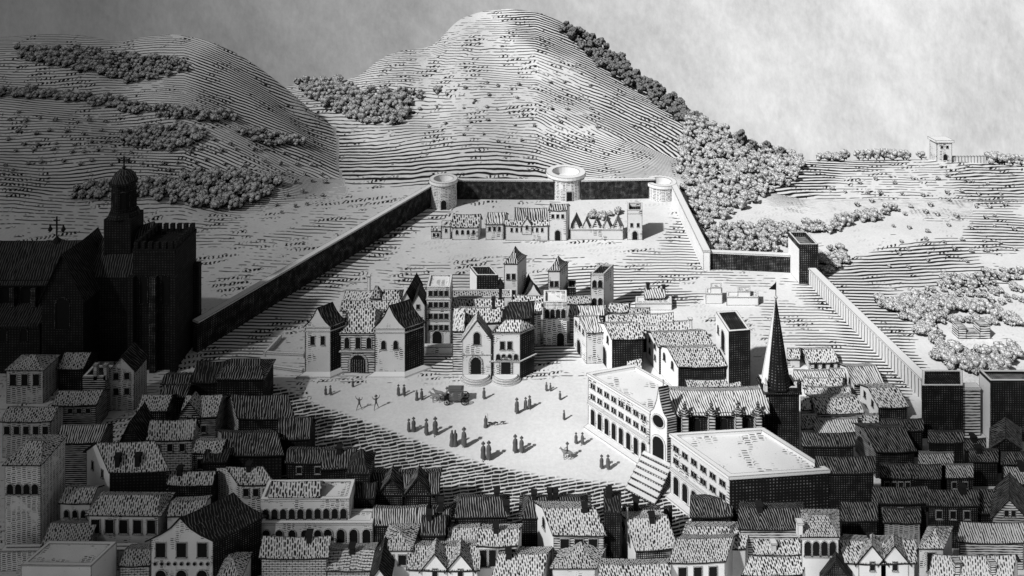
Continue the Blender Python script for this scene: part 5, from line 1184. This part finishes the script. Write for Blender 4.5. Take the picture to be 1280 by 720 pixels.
PPL = [(407, 494, 11, 'left of two small dark figures in front of the left gate tower', 'stand', 'cloak', 'hat'), (413, 494, 12, 'right of two small dark figures in front of the left gate tower', 'stand', 'cloak', 'hat'),
 (441, 484, 10, 'lone tiny figure directly before the great gate', 'stand', 'cloak', 'hat'),
 (449, 512, 17, 'running figure with raised arms, left of the two fencers', 'run', None, None), (470, 511, 17, 'running figure with raised arms, right of the two fencers', 'run', None, 'hat'),
 (498, 495, 14, 'left cloaked figure of the pair before the right gate tower', 'stand', 'cloak', 'hat'), (505, 495, 14, 'right striding figure of the pair before the right gate tower', 'walk', 'cloak', 'hat'),
 (521, 500, 13, 'left short figure of the pair left of the coach', 'stand', 'gown', 'hood'), (527, 500, 14, 'right taller figure of the pair left of the coach', 'stand', 'cloak', 'hat'),
 (605, 499, 14, 'lone figure standing right of the coach below the church', 'stand', 'cloak', 'hat'),
 (511, 540, 16, 'left figure of the pair at the edge of the hatched shade', 'stand', 'cloak', 'hat'), (517, 540, 18, 'right figure of the pair at the edge of the hatched shade', 'stand', 'cloak', 'hat'),
 (533, 544, 20, 'left cloaked man of the tall pair below the coach', 'stand', 'cloak', 'hat'), (544, 544, 22, 'right striding man of the tall pair below the coach', 'walk', 'cloak', 'hat'),
 (565, 557, 20, 'left hooded woman of the wide robed pair in the lower square', 'stand', 'gown', 'hood'), (569, 557, 20, 'right hooded woman of the wide robed pair in the lower square', 'stand', 'gown', 'hood'),
 (580, 559, 24, 'tall man standing alone beside the two robed women', 'stand', 'cloak', 'hat'),
 (604, 575, 22, 'left leaning man of the pair lowest in the square', 'walk', 'cloak', 'hat'), (611, 575, 23, 'right upright man of the pair lowest in the square', 'stand', 'cloak', 'hat'),
 (644, 566, 22, 'left man of the close pair in the middle right of the square', 'stand', 'cloak', 'hat'), (652, 566, 20, 'right man of the close pair in the middle right of the square', 'stand', 'cloak', 'hat'),
 (646, 517, 19, 'stout single man left of the two walkers below the church flank', 'stand', 'cloak', 'hat'), (657, 512, 15, 'left walker of the two below the church flank', 'walk', 'cloak', 'hat'), (662, 511, 16, 'right walker of the two below the church flank', 'walk', 'cloak', 'hat'),
 (683, 489, 11, 'left figure of the small pair at the top of the square', 'stand', 'cloak', 'hat'), (688, 489, 10, 'right figure of the small pair at the top of the square', 'stand', 'cloak', 'hat'),
 (700, 500, 11, 'single figure left of the palace corner', 'stand', 'cloak', 'hat'), (705, 525, 12, 'single figure halfway down beside the palace wing', 'stand', 'cloak', 'hat'),
 (720, 555, 14, 'left figure of the pair close to the palace arcade', 'stand', 'cloak', 'hat'), (728, 556, 15, 'right figure of the pair close to the palace arcade', 'walk', 'cloak', 'hat'),
 (752, 586, 17, 'left man of the pair left of the great steps', 'stand', 'cloak', 'hat'), (760, 587, 18, 'right man of the pair left of the great steps', 'stand', 'cloak', 'hat')]
for i, (x, y, hp, lab, pose, outer, head) in enumerate(PPL): person(x, y, lab, pose, outer, head, hp, rot=(-20 + 37 * i) % 70 - 35)
kn_ = person(607, 534, 'robed herdsman with a staff beside the small animals', 'stand', 'gown', 'hood', 15)
mb = MB(); mb.bar((.42, -.15, 0), (.42, -.15, 2.3), .03); o = mb.build('staff', M['ink']); o.parent = kn_
# quadrupeds: facing -x
def quad(name, mat, neck=1.0, leg=1.0, thick=1.0):
    J = [((.55, 0, 1.15), .27 * thick), ((.05, 0, 1.12), .27 * thick), ((-.5, 0, 1.17), .27 * thick), ((-.82, 0, 1.5 * (.5 + .5 * neck)), .15), ((-1.02, 0, 1.78 * (.42 + .58 * neck)), .11), ((-1.28, 0, 1.62 * (.42 + .58 * neck)), .075), ((-1.02, .06, 1.95 * (.42 + .58 * neck)), .03),
         ((.78, 0, 1.1), .06), ((.92, 0, .62), .05)]
    Bn = [(0, 1), (1, 2), (2, 3), (3, 4), (4, 5), (4, 6), (0, 7), (7, 8)]
    for sy in (-1, 1):
        i = len(J); J += [((-.5, sy * .15, .9), .11), ((-.5 - .08 * sy, sy * .15, .55), .06), ((-.5 - .05 * sy, sy * .15, .12), .045), ((-.56 - .05 * sy, sy * .15, .04), .055)]; Bn += [(2, i), (i, i + 1), (i + 1, i + 2), (i + 2, i + 3)]
        i = len(J); J += [((.52, sy * .15, .88), .13), ((.66 + .06 * sy, sy * .15, .52), .06), ((.58 + .06 * sy, sy * .15, .12), .045), ((.52 + .06 * sy, sy * .15, .04), .055)]; Bn += [(0, i), (i, i + 1), (i + 1, i + 2), (i + 2, i + 3)]
    return skin(name, J, Bn, mat, rootj=1)
HORSE = quad('horse', M['hide']); HOUND = quad('hound', M['hide_dark'], .6)
def horse(g, label, k=1.1, rot=0, group=None, me=None, cat='horse', name='horse'):
    o = bpy.data.objects.new(name, me or HORSE); col.objects.link(o); o.location = g; o.scale = (k,) * 3; o.rotation_euler = (0, 0, R(rot)); tag(o, label, cat, group); return o
horse(at(545, 503), 'pale coach horse nearer the viewer, harnessed in front of the coach', 1.0, 0, 'coach horses'); horse(at(549, 499), 'coach horse on the far side, half hidden by the nearer one', 1.0, 0, 'coach horses')
hg = at(709, 574); horse(hg, 'horse carrying a rider near the palace steps', .95, 0)
person(hg.x + .02, hg.y, 'rider sitting on the horse near the palace steps', 'ride', None, 'hat', None, -90, 'riders', z=.22)
for i, (x, y, lab) in enumerate(((613, 532, 'nearest small dark animal beside the herdsman'), (620, 532, 'middle small dark animal of the three in the square'), (628, 531, 'rightmost small dark animal of the three in the square'))):
    horse(at(x, y), lab, .42, (0, 20, 180)[i], 'small animals by the herdsman', HOUND, 'dog', 'dog')
# coach
c = at(570, 503); rt = root('coach', c, 'dark closed coach with four spoked wheels drawn across the square', 'coach')
def wheel(x, y, r):
    mb = MB(); n = 18
    for i in range(n):
        a, b = 2 * math.pi * i / n, 2 * math.pi * (i + 1) / n
        for (r0, r1, y0, y1) in ((r, r, -.05, .05), (r * .84, r * .84, .05, -.05)):
            mb.poly([(x + r0 * math.cos(a), y + y0, r + r0 * math.sin(a)), (x + r0 * math.cos(b), y + y0, r + r0 * math.sin(b)), (x + r1 * math.cos(b), y + y1, r + r1 * math.sin(b)), (x + r1 * math.cos(a), y + y1, r + r1 * math.sin(a))])
        for yy in (-.05, .05): mb.poly([(x + r * math.cos(a), y + yy, r + r * math.sin(a)), (x + r * math.cos(b), y + yy, r + r * math.sin(b)), (x + .84 * r * math.cos(b), y + yy, r + .84 * r * math.sin(b)), (x + .84 * r * math.cos(a), y + yy, r + .84 * r * math.sin(a))])
    w_ = mb_l(mb).build('wheel', M['ink'], rt); suborg(w_, rt)
    mb = MB()
    for i in range(8): a = math.pi * i / 4; mb.bar((x, y, r), (x + r * .86 * math.cos(a), y, r + r * .86 * math.sin(a)), .035, n=4)
    mb.bar((x, y - .12, r), (x, y + .12, r), .1, n=8); mb_l(mb).build('spokes', M['ink'], w_)
def mb_l(mb):
    mb.v = [v + Vector(c) for v in mb.v]; return mb
for x, r in ((-1.45, .5), (1.5, .68)):
    for y in (-.75, .75): wheel(x, y, r)
mb = MB()   # curved body
pr = [(-1.0, .75), (1.0, .75), (1.15, 1.15), (1.05, 1.9), (1.15, 2.25), (-1.15, 2.25), (-1.05, 1.9), (-1.15, 1.15)]
for i in range(8):
    a, b = pr[i], pr[(i + 1) % 8]; mb.poly([(a[0], -.62, a[1]), (a[0], .62, a[1]), (b[0], .62, b[1]), (b[0], -.62, b[1])][::-1])
mb.poly([(a, -.62, b) for a, b in pr]); mb.poly([(a, .62, b) for a, b in pr[::-1]]); mb_l(mb).build('coach_body', M['cloth'], rt)
mb = MB(); mb.box((0, 0, 2.26), 2.6, 1.45, .1); mb.box((0, 0, 2.37), 1.9, 1.0, .14); mb_l(mb).build('coach_roof', M['cloth_mid'], rt)
for x in (-.62, .62): mb = MB(); mb.box((x, -.63, 1.45), .5, .04, .5); mb_l(mb).build('window', M['hide'], rt)
mb = MB(); mb.box((0, -.63, .85), .55, .05, 1.3); mb_l(mb).build('door', M['cloth_mid'], rt)
mb = MB(); mb.bar((-1.6, 0, .62), (1.6, 0, .62), .08); mb.bar((-1.6, 0, .6), (-4.3, 0, .75), .05); mb.box((-1.55, 0, .7), .7, 1.0, .5); mb.bar((1.1, 0, .75), (1.95, 0, 1.5), .06); mb_l(mb).build('chassis', M['ink'], rt)
person(c.x - 1.5, c.y, 'coachman seated on the box of the coach', 'sit', None, 'hat', None, -90, 'riders', z=.25)

# ================================================================ SKY, ADDED SHADE SCREENS, SUN, CAMERA
SUN = Vector((-.58, -.47, .665)).normalized()
def shade_screen(name, cx, cy, rx, ry, ang, alt, thick, seed, mixf):  # unseen see-through screen added overhead to dim the ground
    off = SUN * (alt / SUN.z); vs, fs = [], []; nu, nv = 48, 14
    for j in range(nv + 1):
        ph = math.pi * j / nv
        for i in range(nu):
            th = 2 * math.pi * i / nu; d = Vector((math.sin(ph) * math.cos(th), math.sin(ph) * math.sin(th), math.cos(ph)))
            k = 1 + .12 * noise.fractal(d * 1.7 + Vector((seed, 0, 0)), .6, 2.0, 3)
            x, y, z = d.x * rx * k, d.y * ry * k, d.z * thick * k
            vs.append((cx + off.x + x * math.cos(ang) - y * math.sin(ang), cy + off.y + x * math.sin(ang) + y * math.cos(ang), alt + z))
    for j in range(nv):
        for i in range(nu): fs.append([j * nu + i, j * nu + (i + 1) % nu, (j + 1) * nu + (i + 1) % nu, (j + 1) * nu + i])
    me = bpy.data.meshes.new(name); me.from_pydata(vs, [], fs)
    n = N(name); t = n.node('ShaderNodeBsdfTransparent'); t.inputs[0].default_value = (1, 1, 1, 1); d = n.node('ShaderNodeBsdfDiffuse'); d.inputs[0].default_value = (.8, .8, .8, 1)
    m = n.node('ShaderNodeMixShader'); m.inputs[0].default_value = mixf; n.nt.links.new(t.outputs[0], m.inputs[1]); n.nt.links.new(d.outputs[0], m.inputs[2]); n.nt.links.new(m.outputs[0], n.out.inputs[0])
    me.materials.append(n.mat); me.polygons.foreach_set('use_smooth', [True] * len(fs))
    o = bpy.data.objects.new(name, me); col.objects.link(o); tag(o, kind='structure')
def shade_screen_edge(name, x0, x1, alt, mixf, seed):
    # unseen added screen whose shadow's right edge runs from (x0, 90) to (x1, 240) on the ground
    a = math.atan2(x0 - x1, 150.0); rx = 150; mx, my = (x0 + x1) / 2, 165
    shade_screen(name, mx - math.cos(a) * rx * .93, my - math.sin(a) * rx * .93, rx, 420, a, alt, 14, seed, mixf)
shade_screen_edge('shade_screen', -18, 8, 330, .26, 3)
shade_screen_edge('shade_screen', -31, -66, 400, .38, 8)
shade_screen_edge('shade_screen', -46, -104, 470, .44, 12)
shade_screen_edge('shade_screen', -56, -150, 520, .40, 17)
shade_screen('shade_screen', 2, 91, 60, 9, .0, 280, 6, 31, .16)
shade_screen('shade_screen', 76, 104, 30, 20, .1, 300, 8, 21, .42)

w_ = bpy.data.worlds.new('World'); scene.world = w_; w_.use_nodes = True; nt = w_.node_tree; nt.nodes.clear()
class WN(N):
    def __init__(s): s.nt = nt
n = WN(); out = n.node('ShaderNodeOutputWorld'); bg = n.node('ShaderNodeBackground')
sky = n.node('ShaderNodeTexSky', sky_type='NISHITA'); sky.sun_disc = False
sky.sun_elevation = math.asin(SUN.z); sky.sun_rotation = math.atan2(SUN.x, SUN.y)
bw = n.node('ShaderNodeRGBToBW'); nt.links.new(sky.outputs[0], bw.inputs[0])
tc = n.node('ShaderNodeTexCoord'); sp_ = n.node('ShaderNodeSeparateXYZ'); nt.links.new(tc.outputs['Generated'], sp_.inputs[0])
X_, Y_, Z_ = sp_.outputs
az = n.m('DIVIDE', X_, n.m('MAXIMUM', Y_, .05))
side = n.step(az, -.62, .34); side2 = n.m('POWER', side, 1.25)
dg_ = n.m('ADD', az, n.m('MULTIPLY', Z_, .55)); st1 = n.m('ADD', n.m('MULTIPLY', n.noise(n.comb(n.m('MULTIPLY', dg_, 3.6), n.m('MULTIPLY', Z_, 3.2), 0), 1.7, 7.0, .70), 1.7), -.35)
st2 = n.noise(n.comb(n.m('MULTIPLY', az, 130.0), n.m('MULTIPLY', Z_, 70.0), 0), 1.0, 3.0, .7)
val = n.m('MULTIPLY', n.m('ADD', .12, n.m('MULTIPLY', side2, .62)), n.m('ADD', .44, n.m('ADD', n.m('MULTIPLY', st1, .74), n.m('MULTIPLY', st2, .38))))
low = n.m('MULTIPLY', n.step(Z_, .03, -.05), n.m('ADD', .06, n.m('MULTIPLY', n.step(Y_, .45, .68), .94)))
tot = n.m('ADD', n.m('MULTIPLY', val, low), n.m('MULTIPLY', n.m('MULTIPLY', bw.outputs[0], .05), n.m('SUBTRACT', 1.0, low)))
cc = n.node('ShaderNodeCombineColor')
for i in range(3): nt.links.new(tot, cc.inputs[i])
nt.links.new(cc.outputs[0], bg.inputs[0]); bg.inputs[1].default_value = 1.0; nt.links.new(bg.outputs[0], out.inputs[0])
sl = bpy.data.lights.new('sun', 'SUN'); sl.energy = 4.5; sl.angle = R(2.2); sl.color = (1, 1, 1); so = bpy.data.objects.new('sun', sl); col.objects.link(so)
so.rotation_euler = SUN.to_track_quat('Z', 'Y').to_euler()
cam = bpy.data.cameras.new('camera'); cam.sensor_width = 36; cam.lens = 36 * F / 1280; cam.clip_end = 3000; cam.shift_y = -(360 - HY) / 1280
co = bpy.data.objects.new('camera', cam); co.location = (0, 0, CAMZ); co.rotation_euler = (R(90), 0, 0); col.objects.link(co); scene.camera = co
scene.cycles.diffuse_bounces = 1
scene.view_settings.view_transform = 'Standard'; scene.view_settings.look = 'None'; scene.view_settings.gamma = 1; scene.view_settings.exposure = 0
for o in list(bpy.data.objects):
    if '_org' in o: del o['_org']
print('objects', len(bpy.data.objects))
